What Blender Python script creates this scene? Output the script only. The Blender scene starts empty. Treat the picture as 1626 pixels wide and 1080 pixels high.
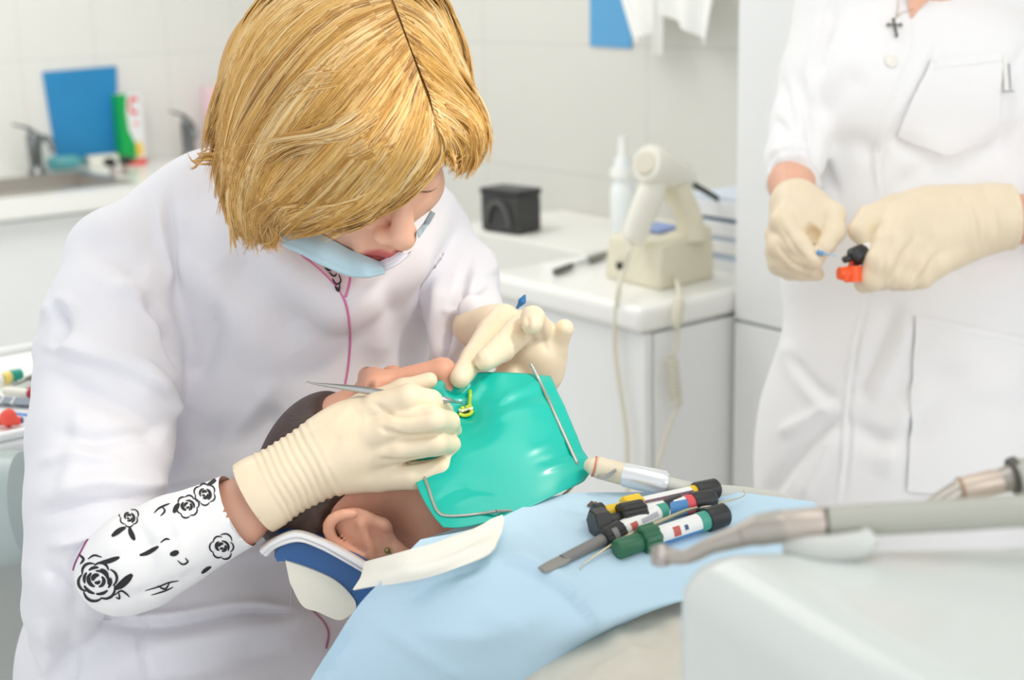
import bpy, bmesh, math, random
import numpy as np
from mathutils import Vector, Matrix, Euler
from mathutils.bvhtree import BVHTree

SC = bpy.context.scene
COL = SC.collection
RAD = math.radians
F = 2234.0                                   # focal length in pixels of the 1626 x 1080 frame

# ---------------------------------------------------------------- camera
cam_data = bpy.data.cameras.new('camera')
cam = bpy.data.objects.new('camera', cam_data)
COL.objects.link(cam)
cam_data.sensor_width = 36.0
cam_data.lens = 36.0 * F / 1626.0
cam_data.clip_start = 0.05
cam_data.clip_end = 50
MW = Matrix.Translation((0, 0, 1.40)) @ (Matrix.Rotation(RAD(-37.4), 4, 'Z') @ Matrix.Rotation(RAD(90 - 14.2), 4, 'X') @ Matrix.Rotation(RAD(-1.5), 4, 'Z'))
cam.matrix_world = MW
cam_data.dof.use_dof = True
cam_data.dof.focus_distance = 1.28
cam_data.dof.aperture_fstop = 4.5
SC.camera = cam

# ---------------------------------------------------------------- exposure, sky light, lamps
SC.view_settings.view_transform = 'Standard'
SC.view_settings.look = 'None'
SC.view_settings.exposure = 0.05
SC.cycles.diffuse_bounces = 8
SC.view_settings.gamma = 1.0
SC.view_settings.use_curve_mapping = False

world = bpy.data.worlds.new('World')
SC.world = world
world.use_nodes = True
bg = world.node_tree.nodes['Background']
bg.inputs['Color'].default_value = (0.96, 0.98, 1.0, 1)
bg.inputs['Strength'].default_value = 1.08


def area(name, loc, target, size, power, color=(1, 1, 1), size_y=None):
    l = bpy.data.lights.new(name, 'AREA')
    l.energy = power
    l.color = color
    l.size = size
    if size_y:
        l.shape = 'RECTANGLE'
        l.size_y = size_y
    o = bpy.data.objects.new(name, l)
    COL.objects.link(o)
    o.location = loc
    d = Vector(target) - Vector(loc)
    o.rotation_euler = d.to_track_quat('-Z', 'Y').to_euler()
    return o


area('ceiling_light_front', (0.75, 0.6, 2.62), (0.75, 0.8, 0), 1.2, 6, (1, 0.99, 0.97))
area('ceiling_light_back', (1.2, 3.1, 2.62), (1.4, 3.8, 0.6), 1.6, 27, (1, 0.99, 0.97))
area('front_fill', (0.9, -1.3, 1.55), (0.6, 1.4, 1.0), 1.8, 13, (0.98, 0.99, 1.0))  # added soft fill from the camera side, not a window of the room
area('side_fill', (0.7, 2.3, 2.62), (1.2, 2.0, 0.6), 1.2, 8, (1, 0.99, 0.98))  # added fill to brighten the cupboard and right wall, no fitting of the room

# the operating lamp over the patient
sp = bpy.data.lights.new('operating_lamp', 'SPOT')
sp.energy = 21
sp.color = (1.0, 0.90, 0.76)
sp.spot_size = RAD(31)
sp.spot_blend = 0.8
sp.shadow_soft_size = 0.07
so = bpy.data.objects.new('operating_lamp', sp)
COL.objects.link(so)
so.location = (0.98, 0.42, 1.86)

# ---------------------------------------------------------------- picture geometry
def L(px, py, d):
    """point in front of the camera in the camera's own frame"""
    return np.array([(px - 813.0) * d / F, (540.0 - py) * d / F, -d])


MWN = np.array(MW)


def l2w(p):
    p = np.asarray(p, float)
    return p @ MWN[:3, :3].T + MWN[:3, 3]


def P(px, py, d):
    return l2w(L(px, py, d))


def onp(px, py, axis, v):
    o = MWN[:3, 3]
    r = P(px, py, 1.0) - o
    return o + r * ((v - o[axis]) / r[axis])


so.rotation_euler = (Vector(P(700, 480, 1.27)) - so.location).to_track_quat('-Z', 'Y').to_euler()


# ---------------------------------------------------------------- materials
def lin(c):
    return tuple(((x / 255.0) / 12.92 if x / 255.0 <= 0.04045 else ((x / 255.0 + 0.055) / 1.055) ** 2.4) for x in c)


def mat(name, rgb, rough=0.6, metal=0.0, spec=0.5, bump=0.0, bscale=200.0, var=0.0, vscale=8.0, sss=0.0, coat=0.0,
        trans=0.0, alpha=1.0, weave=False, sheen=0.0):
    m = bpy.data.materials.new(name)
    m.use_nodes = True
    nt = m.node_tree
    b = nt.nodes['Principled BSDF']
    c = lin(rgb)
    b.inputs['Base Color'].default_value = (*c, 1)
    b.inputs['Roughness'].default_value = rough
    b.inputs['Metallic'].default_value = metal
    b.inputs['Specular IOR Level'].default_value = spec
    if sss:
        b.inputs['Subsurface Weight'].default_value = sss
        b.inputs['Subsurface Radius'].default_value = (0.012, 0.006, 0.004)
        b.inputs['Subsurface Scale'].default_value = 0.6
    if coat:
        b.inputs['Coat Weight'].default_value = coat
        b.inputs['Coat Roughness'].default_value = 0.08
    if trans:
        b.inputs['Transmission Weight'].default_value = trans
    if sheen:
        b.inputs['Sheen Weight'].default_value = sheen
    if alpha < 1:
        b.inputs['Alpha'].default_value = alpha
    tc = nt.nodes.new('ShaderNodeTexCoord')
    if var:
        n = nt.nodes.new('ShaderNodeTexNoise')
        n.inputs['Scale'].default_value = vscale
        n.inputs['Detail'].default_value = 4
        nt.links.new(tc.outputs['Object'], n.inputs['Vector'])
        r = nt.nodes.new('ShaderNodeValToRGB')
        r.color_ramp.elements[0].position = 0.3
        r.color_ramp.elements[1].position = 0.7
        r.color_ramp.elements[0].color = (*[max(0, x * (1 - var)) for x in c], 1)
        r.color_ramp.elements[1].color = (*[min(1, x * (1 + var)) for x in c], 1)
        nt.links.new(n.outputs['Fac'], r.inputs['Fac'])
        nt.links.new(r.outputs['Color'], b.inputs['Base Color'])
    if bump:
        if weave:
            n2 = nt.nodes.new('ShaderNodeTexWave')
            n2.inputs['Scale'].default_value = bscale
            n2.inputs['Distortion'].default_value = 2.0
        else:
            n2 = nt.nodes.new('ShaderNodeTexNoise')
            n2.inputs['Scale'].default_value = bscale
            n2.inputs['Detail'].default_value = 3
        nt.links.new(tc.outputs['Object'], n2.inputs['Vector'])
        bp = nt.nodes.new('ShaderNodeBump')
        bp.inputs['Strength'].default_value = bump
        bp.inputs['Distance'].default_value = 0.002
        nt.links.new(n2.outputs[1 if weave else 0], bp.inputs['Height'])
        nt.links.new(bp.outputs['Normal'], b.inputs['Normal'])
    return m


def tile_mat(name, rgb, grout, w, h, axis, off=(0, 0)):
    m = mat(name, rgb, 0.22, spec=0.4)
    nt = m.node_tree
    b = nt.nodes['Principled BSDF']
    tc = nt.nodes.new('ShaderNodeTexCoord')
    sx = nt.nodes.new('ShaderNodeSeparateXYZ')
    cx = nt.nodes.new('ShaderNodeCombineXYZ')
    nt.links.new(tc.outputs['Object'], sx.inputs[0])
    for src, dst, o in ((axis, 0, off[0]), ('Z', 1, off[1])):
        a = nt.nodes.new('ShaderNodeMath')
        a.operation = 'ADD'
        a.inputs[1].default_value = o
        nt.links.new(sx.outputs[src], a.inputs[0])
        nt.links.new(a.outputs[0], cx.inputs[dst])
    br = nt.nodes.new('ShaderNodeTexBrick')
    br.offset = 0
    br.inputs['Scale'].default_value = 1
    br.inputs['Brick Width'].default_value = w
    br.inputs['Row Height'].default_value = h
    br.inputs['Mortar Size'].default_value = 0.0022
    br.inputs['Mortar Smooth'].default_value = 0.2
    c = lin(rgb)
    br.inputs['Color1'].default_value = (*c, 1)
    br.inputs['Color2'].default_value = (*[x * 0.985 for x in c], 1)
    br.inputs['Mortar'].default_value = (*lin(grout), 1)
    nt.links.new(cx.outputs[0], br.inputs['Vector'])
    nt.links.new(br.outputs['Color'], b.inputs['Base Color'])
    bp = nt.nodes.new('ShaderNodeBump')
    bp.inputs['Strength'].default_value = 0.3
    bp.inputs['Distance'].default_value = 0.002
    bp.invert = True
    nt.links.new(br.outputs['Fac'], bp.inputs['Height'])
    nt.links.new(bp.outputs['Normal'], b.inputs['Normal'])
    return m


# ---------------------------------------------------------------- mesh builder
class MB:
    def __init__(s):
        s.v = []
        s.f = []
        s.m = []
        s.n = 0

    def add(s, v, f, mi=0):
        v = np.asarray(v, float).reshape(-1, 3)
        s.v.append(v)
        s.f += [tuple(i + s.n for i in q) for q in f]
        s.m += [mi] * len(f)
        s.n += len(v)
        return s

    def box(s, c, size, rz=0.0, mi=0, R=None):
        hx, hy, hz = [k / 2 for k in size]
        v = np.array([(x, y, z) for x in (-hx, hx) for y in (-hy, hy) for z in (-hz, hz)])
        if R is None:
            R = np.array(Matrix.Rotation(rz, 3, 'Z'))
        v = v @ np.asarray(R).T + np.asarray(c, float)
        return s.add(v, [(0, 1, 3, 2), (4, 6, 7, 5), (0, 4, 5, 1), (2, 3, 7, 6), (0, 2, 6, 4), (1, 5, 7, 3)], mi)

    def rings(s, C, A, B, cap=True, mi=0, n=24):
        """loft of ellipses: centre C[i], half axes A[i], B[i] (vectors)"""
        C, A, B = [np.asarray(x, float) for x in (C, A, B)]
        t = np.linspace(0, 2 * math.pi, n, endpoint=False)
        v = (C[:, None, :] + A[:, None, :] * np.cos(t)[None, :, None] + B[:, None, :] * np.sin(t)[None, :, None]).reshape(-1, 3)
        f = []
        k = len(C)
        for i in range(k - 1):
            for j in range(n):
                j2 = (j + 1) % n
                f.append((i * n + j, i * n + j2, (i + 1) * n + j2, (i + 1) * n + j))
        if cap:
            f.append(tuple(range(n - 1, -1, -1)))
            f.append(tuple((k - 1) * n + j for j in range(n)))
        return s.add(v, f, mi)

    def tube(s, pts, r, n=12, mi=0, flat=1.0, up=None, smooth=0, cap=True):
        p = np.asarray(pts, float)
        r = np.full(len(p), r, float) if np.isscalar(r) else np.asarray(r, float)
        if smooth:
            p, r = spline(p, smooth, r)
        T = np.gradient(p, axis=0)
        T /= np.linalg.norm(T, axis=1)[:, None] + 1e-12
        u = np.array(up if up is not None else ((0, 0, 1) if abs(T[0][2]) < 0.9 else (1, 0, 0)), float)
        A, B = [], []
        for i in range(len(p)):
            a = u - T[i] * (u @ T[i])
            a /= np.linalg.norm(a) + 1e-12
            u = a
            b = np.cross(T[i], a)
            A.append(b * r[i])
            B.append(a * r[i] * flat)
        return s.rings(p, A, B, cap, mi, n)

    def lathe(s, p, q, prof, n=28, mi=0, flat=1.0, up=None):
        """profile [(t along p->q in metres or fraction if <=1 flag, radius)] around the axis p->q"""
        p, q = np.asarray(p, float), np.asarray(q, float)
        d = q - p
        ln = np.linalg.norm(d)
        d = d / ln
        u = np.array(up if up is not None else ((0, 0, 1) if abs(d[2]) < 0.9 else (1, 0, 0)), float)
        a = u - d * (u @ d)
        a /= np.linalg.norm(a)
        b = np.cross(d, a)
        C = [p + d * (t * ln) for t, r in prof]
        return s.rings(C, [b * r for t, r in prof], [a * r * flat for t, r in prof], True, mi, n)

    def ball(s, c, r, n=16, mi=0):
        r = np.array([r, r, r] if np.isscalar(r) else r, float)
        v, f = [], []
        for i in range(n // 2 + 1):
            th = math.pi * i / (n // 2)
            for j in range(n):
                ph = 2 * math.pi * j / n
                v.append((math.sin(th) * math.cos(ph), math.sin(th) * math.sin(ph), math.cos(th)))
        for i in range(n // 2):
            for j in range(n):
                j2 = (j + 1) % n
                f.append((i * n + j, (i + 1) * n + j, (i + 1) * n + j2, i * n + j2))
        return s.add(np.array(v) * r + np.asarray(c, float), f, mi)

    def poly(s, pts, nrm, th, mi=0):
        """flat outline with thickness th along nrm"""
        p = np.asarray(pts, float)
        q = p + np.asarray(nrm, float) * th
        n = len(p)
        f = [tuple(range(n)), tuple(range(2 * n - 1, n - 1, -1))]
        f += [(i, i + n, (i + 1) % n + n, (i + 1) % n) for i in range(n)]
        return s.add(np.vstack([p, q]), f, mi)

    def grid(s, G, mi=0, th=0.0):
        """surface from an array of points [i][j]; th > 0 gives it a thickness (away from its normal)"""
        G = np.asarray(G, float)
        a, b = G.shape[:2]
        v = G.reshape(-1, 3)
        f = [(i * b + j, i * b + j + 1, (i + 1) * b + j + 1, (i + 1) * b + j) for i in range(a - 1) for j in range(b - 1)]
        if th:
            du = np.gradient(G, axis=0)
            dv = np.gradient(G, axis=1)
            nn = np.cross(dv, du)
            nn /= np.linalg.norm(nn, axis=2)[..., None] + 1e-12
            v2 = (G - nn * th).reshape(-1, 3)
            o = a * b
            f = f + [tuple(o + k for k in reversed(q)) for q in f]
            rim = [i * b for i in range(a)] + [(a - 1) * b + j for j in range(1, b)] + [i * b + b - 1 for i in range(a - 2, -1, -1)] + [j for j in range(b - 2, 0, -1)]
            m = len(rim)
            f += [(rim[k], o + rim[k], o + rim[(k + 1) % m], rim[(k + 1) % m]) for k in range(m)]
            v = np.vstack([v, v2])
        return s.add(v, f, mi)


def spline(p, k, r=None):
    """Catmull-Rom through the points, k samples a span"""
    p = np.asarray(p, float)
    q = np.vstack([2 * p[0] - p[1], p, 2 * p[-1] - p[-2]])
    out, ro = [], []
    for i in range(1, len(q) - 2):
        for t in np.linspace(0, 1, k, endpoint=False):
            a, b, c, d = q[i - 1], q[i], q[i + 1], q[i + 2]
            out.append(0.5 * ((2 * b) + (c - a) * t + (2 * a - 5 * b + 4 * c - d) * t * t + (3 * b - a - 3 * c + d) * t ** 3))
            if r is not None:
                ro.append(r[i - 1] + (r[i] - r[i - 1]) * t)
    out.append(p[-1])
    if r is not None:
        ro.append(r[-1])
        return np.array(out), np.array(ro)
    return np.array(out)


def patch(ctrl, nu, nv):
    """Catmull-Rom patch through a net of control points"""
    ctrl = np.asarray(ctrl, float)
    a = np.array([spline(ctrl[i], nv) for i in range(ctrl.shape[0])])
    return np.array([spline(a[:, j], nu) for j in range(a.shape[1])]).transpose(1, 0, 2)


ORG = {}


def thing(name, label, cat, loc, group=None):
    o = bpy.data.objects.new(name, None)
    COL.objects.link(o)
    o.empty_display_size = 0.05
    o.location = loc
    ORG[o] = np.asarray(loc, float)
    o['label'] = label
    o['category'] = cat
    if group:
        o['group'] = group
    return o


def tag(o, label, cat, group=None):
    o['label'] = label
    o['category'] = cat
    if group:
        o['group'] = group
    return o


def put(name, mb, mats, parent=None, smooth=True, bevel=0.0, seg=3, label=None, kind=None, sub=0, angle=40):
    """one mesh object from a builder or a (verts, faces) pair"""
    if isinstance(mb, MB):
        v, f, mi = np.vstack(mb.v), mb.f, mb.m
    else:
        v, f = mb[0], mb[1]
        mi = mb[2] if len(mb) > 2 else None
    v = np.asarray(v, float)
    if parent is not None:
        org = ORG[parent]
    else:
        lo, hi = v.min(0), v.max(0)
        org = np.array([(lo[0] + hi[0]) / 2, (lo[1] + hi[1]) / 2, lo[2]])
    me = bpy.data.meshes.new(name)
    me.from_pydata((v - org).tolist(), [], f if isinstance(f, list) else f.tolist())
    me.update()
    o = bpy.data.objects.new(name, me)
    COL.objects.link(o)
    for m in (mats if isinstance(mats, (list, tuple)) else [mats]):
        me.materials.append(m)
    if isinstance(mb, MB):
        bm = bmesh.new()
        bm.from_mesh(me)
        bmesh.ops.recalc_face_normals(bm, faces=bm.faces)
        bm.to_mesh(me)
        bm.free()
    if mi is not None and len(me.materials) > 1:
        me.polygons.foreach_set('material_index', np.asarray(mi, np.int32))
    if smooth:
        me.polygons.foreach_set('use_smooth', np.ones(len(me.polygons), bool))
        if smooth != 'all':
            me.set_sharp_from_angle(angle=RAD(angle))
    if parent is not None:
        o.parent = parent
        ORG[o] = org
    else:
        o.location = org
        ORG[o] = org
    if bevel:
        b = o.modifiers.new('bevel', 'BEVEL')
        b.width = bevel
        b.segments = seg
        b.limit_method = 'ANGLE'
        b.harden_normals = False
    if sub:
        sm = o.modifiers.new('sub', 'SUBSURF')
        sm.levels = sub
        sm.render_levels = sub
    if label:
        o['label'] = label
    if kind:
        o['kind'] = kind
    return o


# ---------------------------------------------------------------- smooth solids: distance field + surface nets
def unit(v):
    v = np.asarray(v, float)
    return v / np.linalg.norm(v)


class Field:
    """rounded solids that flow into one another; points are in the camera's frame (metres)"""

    def __init__(s):
        s.ops = []

    def cap(s, p, q, r1, r2=None, k=0.01, flat=None, op='u'):
        r2 = r1 if r2 is None else r2
        p, q = np.asarray(p, float), np.asarray(q, float)
        m = max(r1, r2)
        s.ops.append(('cap', op, k, np.minimum(p, q) - m, np.maximum(p, q) + m, (p, q, r1, r2, flat)))
        return s

    def chain(s, pts, k=0.01, flat=None, op='u'):
        """[(px, py, depth, radius px)]"""
        Q = [(L(a, b, d), r * d / F) for a, b, d, r in pts]
        if len(Q) == 1:
            s.cap(Q[0][0], Q[0][0] + 1e-6, Q[0][1], Q[0][1], k, flat, op)
        for (p, r1), (q, r2) in zip(Q[:-1], Q[1:]):
            s.cap(p, q, r1, r2, k, flat, op)
        return s

    def ell(s, c, radii, R=None, k=0.01, op='u'):
        R = np.eye(3) if R is None else np.asarray(R, float)   # columns are the axes
        radii = np.asarray(radii, float)
        ext = np.sqrt(((R * radii) ** 2).sum(1))
        c = np.asarray(c, float)
        s.ops.append(('ell', op, k, c - ext, c + ext, (c, radii, R)))
        return s

    def pell(s, px, py, d, rx, ry, rz, k=0.02, rot=0.0, op='u'):
        """ellipsoid by picture position; rx, ry in px, rz in metres, rot in degrees in the picture"""
        a = RAD(rot)
        R = np.array([[math.cos(a), -math.sin(a), 0], [math.sin(a), math.cos(a), 0], [0, 0, 1]])
        return s.ell(L(px, py, d), (rx * d / F, ry * d / F, rz), R, k, op)

    def mesh(s, h, smooth=1, disp=None):
        lo = np.min([o[3] for o in s.ops if o[1] == 'u'], 0) - 4 * h
        hi = np.max([o[4] for o in s.ops if o[1] == 'u'], 0) + 4 * h
        n = np.ceil((hi - lo) / h).astype(int) + 1
        G = np.full(n, 1.0, np.float32)
        ax = [lo[i] + h * np.arange(n[i]) for i in range(3)]
        for typ, op, k, a, b, par in s.ops:
            mg = k + 3 * h
            i0 = np.clip(np.floor((a - mg - lo) / h).astype(int), 0, n)
            i1 = np.clip(np.ceil((b + mg - lo) / h).astype(int) + 1, 0, n)
            if (i1 <= i0).any():
                continue
            X = ax[0][i0[0]:i1[0]][:, None, None]
            Y = ax[1][i0[1]:i1[1]][None, :, None]
            Z = ax[2][i0[2]:i1[2]][None, None, :]
            if typ == 'cap':
                p, q, r1, r2, flat = par
                d = q - p
                dd = max(float(d @ d), 1e-12)
                dx, dy, dz = X - p[0], Y - p[1], Z - p[2]
                t = np.clip((dx * d[0] + dy * d[1] + dz * d[2]) / dd, 0, 1)
                ox, oy, oz = dx - t * d[0], dy - t * d[1], dz - t * d[2]
                q2 = ox * ox + oy * oy + oz * oz
                if flat is not None:
                    nx, fs = flat
                    c = ox * nx[0] + oy * nx[1] + oz * nx[2]
                    q2 = q2 + c * c * (1.0 / (fs * fs) - 1.0)
                D = np.sqrt(q2) - (r1 + (r2 - r1) * t)
                if flat is not None:
                    D = D * min(1.0, flat[1] * 1.25)
            else:
                c, radii, R = par
                dx, dy, dz = X - c[0], Y - c[1], Z - c[2]
                e = [(dx * R[0, i] + dy * R[1, i] + dz * R[2, i]) / radii[i] for i in range(3)]
                k0 = np.sqrt(e[0] ** 2 + e[1] ** 2 + e[2] ** 2)
                k1 = np.sqrt((e[0] / radii[0]) ** 2 + (e[1] / radii[1]) ** 2 + (e[2] / radii[2]) ** 2)
                D = k0 * (k0 - 1.0) / (k1 + 1e-9)
            S = G[i0[0]:i1[0], i0[1]:i1[1], i0[2]:i1[2]]
            D = D.astype(np.float32)
            if op == 'u':
                H = np.maximum(k - np.abs(S - D), 0) / max(k, 1e-9)
                S[...] = np.minimum(S, D) - H * H * (k * 0.25)
            else:
                D = -D
                H = np.maximum(k - np.abs(S - D), 0) / max(k, 1e-9)
                S[...] = np.maximum(S, D) + H * H * (k * 0.25)
        if disp is not None:
            disp(G, ax, lo, h)
        return nets(G, lo, h, smooth)


def nets(G, lo, h, smooth=1):
    ins = G < 0
    n = G.shape
    cnt = np.zeros([k - 1 for k in n], np.int8)
    for a in (0, 1):
        for b in (0, 1):
            for c in (0, 1):
                cnt += ins[a:n[0] - 1 + a, b:n[1] - 1 + b, c:n[2] - 1 + c]
    cells = np.argwhere((cnt > 0) & (cnt < 8))
    idx = np.full(cnt.shape, -1, np.int64)
    idx[tuple(cells.T)] = np.arange(len(cells))
    acc = np.zeros((len(cells), 3))
    num = np.zeros(len(cells))
    cs = [(a, b, c) for a in (0, 1) for b in (0, 1) for c in (0, 1)]
    for p in cs:
        for ax_ in range(3):
            if p[ax_] == 0:
                q = list(p)
                q[ax_] = 1
                va = G[tuple((cells + p).T)]
                vb = G[tuple((cells + q).T)]
                m = (va < 0) != (vb < 0)
                t = np.where(m, va / np.where(m, va - vb, 1), 0)
                pt = np.array(p, float)[None, :].repeat(len(cells), 0)
                pt[:, ax_] = t
                acc += pt * m[:, None]
                num += m
    V = lo + h * (cells + acc / num[:, None])
    faces = []
    for ax_ in range(3):
        a1, a2 = (ax_ + 1) % 3, (ax_ + 2) % 3
        s0 = [slice(None)] * 3
        s1 = [slice(None)] * 3
        s0[ax_] = slice(0, -1)
        s1[ax_] = slice(1, None)
        A, B = ins[tuple(s0)], ins[tuple(s1)]
        for flip, mask in ((False, A & ~B), (True, ~A & B)):
            e = np.argwhere(mask)
            e = e[(e[:, a1] > 0) & (e[:, a2] > 0) & (e[:, a1] < n[a1] - 1) & (e[:, a2] < n[a2] - 1)]
            if not len(e):
                continue
            q = []
            for d1, d2 in ((-1, -1), (0, -1), (0, 0), (-1, 0)):
                c = e.copy()
                c[:, a1] += d1
                c[:, a2] += d2
                q.append(idx[tuple(c.T)])
            q = np.array(q).T
            faces.append(q[:, ::-1] if flip else q)
    Fc = np.vstack(faces)
    if smooth:
        E = np.vstack([Fc[:, [0, 1]], Fc[:, [1, 2]], Fc[:, [2, 3]], Fc[:, [3, 0]]])
        E = np.vstack([E, E[:, ::-1]])
        deg = np.bincount(E[:, 0], minlength=len(V)).astype(float)
        for it in range(smooth * 2):
            S = np.stack([np.bincount(E[:, 0], weights=V[E[:, 1], i], minlength=len(V)) for i in range(3)], 1) / deg[:, None]
            V = V + (S - V) * (0.5 if it % 2 == 0 else -0.52)
    return V, Fc


def body(name, field, h, mats, parent, smooth=1, mi=None, label=None, keep=None):
    """mesh a field into a part; mi(V) may pick a material for every vertex"""
    V, Fc = field.mesh(h, smooth)
    if keep is not None:
        ok = keep(V)[Fc].all(1)
        Fc = Fc[ok]
        used = np.unique(Fc)
        mp = np.full(len(V), -1, np.int64)
        mp[used] = np.arange(len(used))
        V, Fc = V[used], mp[Fc]
    m = None
    if mi is not None:
        m = mi(V)[Fc].max(1)
    W = l2w(V)
    o = put(name, (W, Fc, m), mats, parent, smooth="all", label=label)
    o_b = BVHTree.FromPolygons([tuple(x) for x in W], [tuple(int(i) for i in q) for q in Fc])
    return o, o_b


CO = Vector(MWN[:3, 3])


def hit(bvh, px, py, back=0.0):
    """where the line of sight through a picture point meets a surface"""
    d = Vector(P(px, py, 1.0)) - CO
    d.normalize()
    loc, nrm, i, t = bvh.ray_cast(CO, d)
    if loc is None:
        return None, None
    if nrm.dot(d) > 0:
        nrm = -nrm
    return np.array(loc + nrm * back), np.array(nrm)


def trace(bvh, pts, k=8, lift=0.0, fill=True):
    """a picture polyline laid on a surface"""
    q = spline(np.array([(a, b, 0.0) for a, b in pts]), k)
    out = []
    for a, b, _ in q:
        h_, n_ = hit(bvh, a, b, lift)
        if h_ is not None:
            out.append(h_)
    return np.array(out)


def strokes(bvh, lines, lift=0.0004):
    """ink strokes [(points, width px)] laid on a surface as thin ribbons; returns verts, faces"""
    V, Fs = [], []
    n = 0
    for pts, w in lines:
        q = spline(np.array([(a, b, 0.0) for a, b in pts]), 5)[:, :2]
        T = np.gradient(q, axis=0)
        T /= np.linalg.norm(T, axis=1)[:, None] + 1e-9
        N = np.stack([-T[:, 1], T[:, 0]], 1)
        m = len(q)
        prof = w * 0.5 * np.sin(np.linspace(0.25, math.pi - 0.25, m)) ** 0.7
        rows = []
        for c, nn, ww in zip(q, N, prof):
            row = []
            for s_ in (-1, 0, 1):
                h_, n_ = hit(bvh, *(c + nn * ww * s_), lift)
                if h_ is None:
                    row = None
                    break
                row.append(h_)
            if row is None:
                if len(rows) > 1:
                    break
                continue
            if rows and np.linalg.norm(rows[-1][1] - row[1]) > 0.02:
                break
            rows.append(row)
        if len(rows) < 2:
            continue
        for i, row in enumerate(rows):
            V += row
        for i in range(len(rows) - 1):
            for j in range(2):
                Fs.append((n + i * 3 + j, n + i * 3 + j + 1, n + (i + 1) * 3 + j + 1, n + (i + 1) * 3 + j))
        n += len(rows) * 3
    return np.array(V), Fs


random.seed(7)
rng = np.random.default_rng(7)

# ================================================================ materials of the place
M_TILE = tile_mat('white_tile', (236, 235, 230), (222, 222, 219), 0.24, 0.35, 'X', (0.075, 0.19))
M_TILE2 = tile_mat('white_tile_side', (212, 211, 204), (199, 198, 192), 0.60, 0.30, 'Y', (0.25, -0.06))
M_PAINT = mat('white_paint', (238, 238, 236), 0.6)
M_FLOOR = tile_mat('floor_tile', (226, 226, 223), (200, 200, 198), 0.33, 0.33, 'X')
M_CAB = mat('white_laminate', (238, 240, 240), 0.35)
M_CABD = mat('grey_gap', (190, 190, 184), 0.6)
M_TOP = mat('worktop_white', (244, 244, 240), 0.3, coat=0.2)
M_STEEL = mat('brushed_steel', (190, 184, 176), 0.35, metal=0.9)
M_CHROME = mat('chrome', (205, 208, 208), 0.12, metal=1.0)
M_TAP = mat('tap_chrome', (128, 131, 131), 0.22, metal=1.0)
M_BLACK = mat('black_plastic', (40, 41, 42), 0.4)
M_DARK = mat('charcoal_plastic', (58, 58, 58), 0.5)
M_BLUE = mat('blue_board', (38, 140, 198), 0.5, var=0.05, vscale=6)
M_BLUE2 = mat('blue_sheet', (88, 158, 205), 0.5)
M_TEAL = mat('teal_plastic', (95, 170, 175), 0.35)
M_WHITE = mat('white_plastic', (242, 242, 238), 0.35)
M_TOWEL = mat('white_towel', (240, 240, 236), 0.95, bump=0.25, bscale=600)
M_BEIGE = mat('beige_plastic', (226, 220, 198), 0.4)
M_BEIGE2 = mat('beige_cord', (222, 218, 200), 0.5)
M_CREAM = mat('cream_plastic', (240, 238, 226), 0.35)

# ================================================================ the room
def struct(name, mb, m, **k):
    return put(name, mb, m, kind='structure', smooth=False, **k)


struct('floor', MB().box((0.9, 1.3, -0.05), (6.0, 6.6, 0.1)), M_FLOOR)
struct('ceiling', MB().box((0.9, 1.3, 2.75), (6.0, 6.6, 0.1)), M_PAINT)
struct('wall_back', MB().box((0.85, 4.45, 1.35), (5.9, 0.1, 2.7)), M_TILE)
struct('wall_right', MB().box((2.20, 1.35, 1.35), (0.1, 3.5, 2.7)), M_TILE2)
struct('wall_far', MB().box((3.35, 3.75, 1.35), (0.1, 1.3, 2.7)), M_PAINT)
struct('wall_alcove', MB().box((2.775, 3.05, 1.35), (1.05, 0.1, 2.7)), M_PAINT)
struct('trim_1', MB().box((1.985, 2.365, 0.435), (0.328, 0.47, 0.87)), mat('ledge_paint', (228, 227, 221), 0.5), bevel=0.006)

# ---------------------------------------------------------------- sink run along the back wall
X0, X1 = 1.16, 1.58
t = thing('sink_cabinet', 'white cabinet under the sink worktop by the back wall', 'cabinet', (1.1, 4.1, 0))
put('body', MB().box((1.1, 4.13, 0.455), (2.5, 0.53, 0.73)), M_CAB, t, bevel=0.003, smooth=False)
put('plinth', MB().box((1.1, 4.15, 0.045), (2.5, 0.48, 0.09)), M_CABD, t, smooth=False)
for i in range(4):
    put('door', MB().box((0.17 + 0.62 * i, 3.857, 0.455), (0.612, 0.018, 0.70)), M_CAB, t, bevel=0.003, smooth=False)
mb = MB()
for x0, x1, y0, y1 in ((-0.15, X0, 3.80, 4.395), (X1, 2.35, 3.80, 4.395), (X0, X1, 3.80, 3.90), (X0, X1, 4.25, 4.395)):
    mb.box(((x0 + x1) / 2, (y0 + y1) / 2, 0.845), (x1 - x0, y1 - y0, 0.05))
o = put('worktop', mb, M_TOP, smooth=False)
tag(o, 'white worktop with a steel sink set in it along the tiled back wall', 'worktop')
t = thing('sink', 'stainless steel sink set in the white worktop below the blue board', 'sink', (1.37, 4.07, 0.70))
mb = MB()
xs, ys = (X0 + 0.004, X1 - 0.004), (3.904, 4.246)
cx, cy = sum(xs) / 2, sum(ys) / 2
wx, wy = xs[1] - xs[0], ys[1] - ys[0]
mb.box((cx, cy, 0.70), (wx, wy, 0.004))
mb.box((xs[0] + 0.002, cy, 0.786), (0.004, wy, 0.168)).box((xs[1] - 0.002, cy, 0.786), (0.004, wy, 0.168))
mb.box((cx, ys[0] + 0.002, 0.786), (wx, 0.004, 0.168)).box((cx, ys[1] - 0.002, 0.786), (wx, 0.004, 0.168))
put('basin', mb, M_STEEL, t, smooth=False)
mb = MB()
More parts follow.
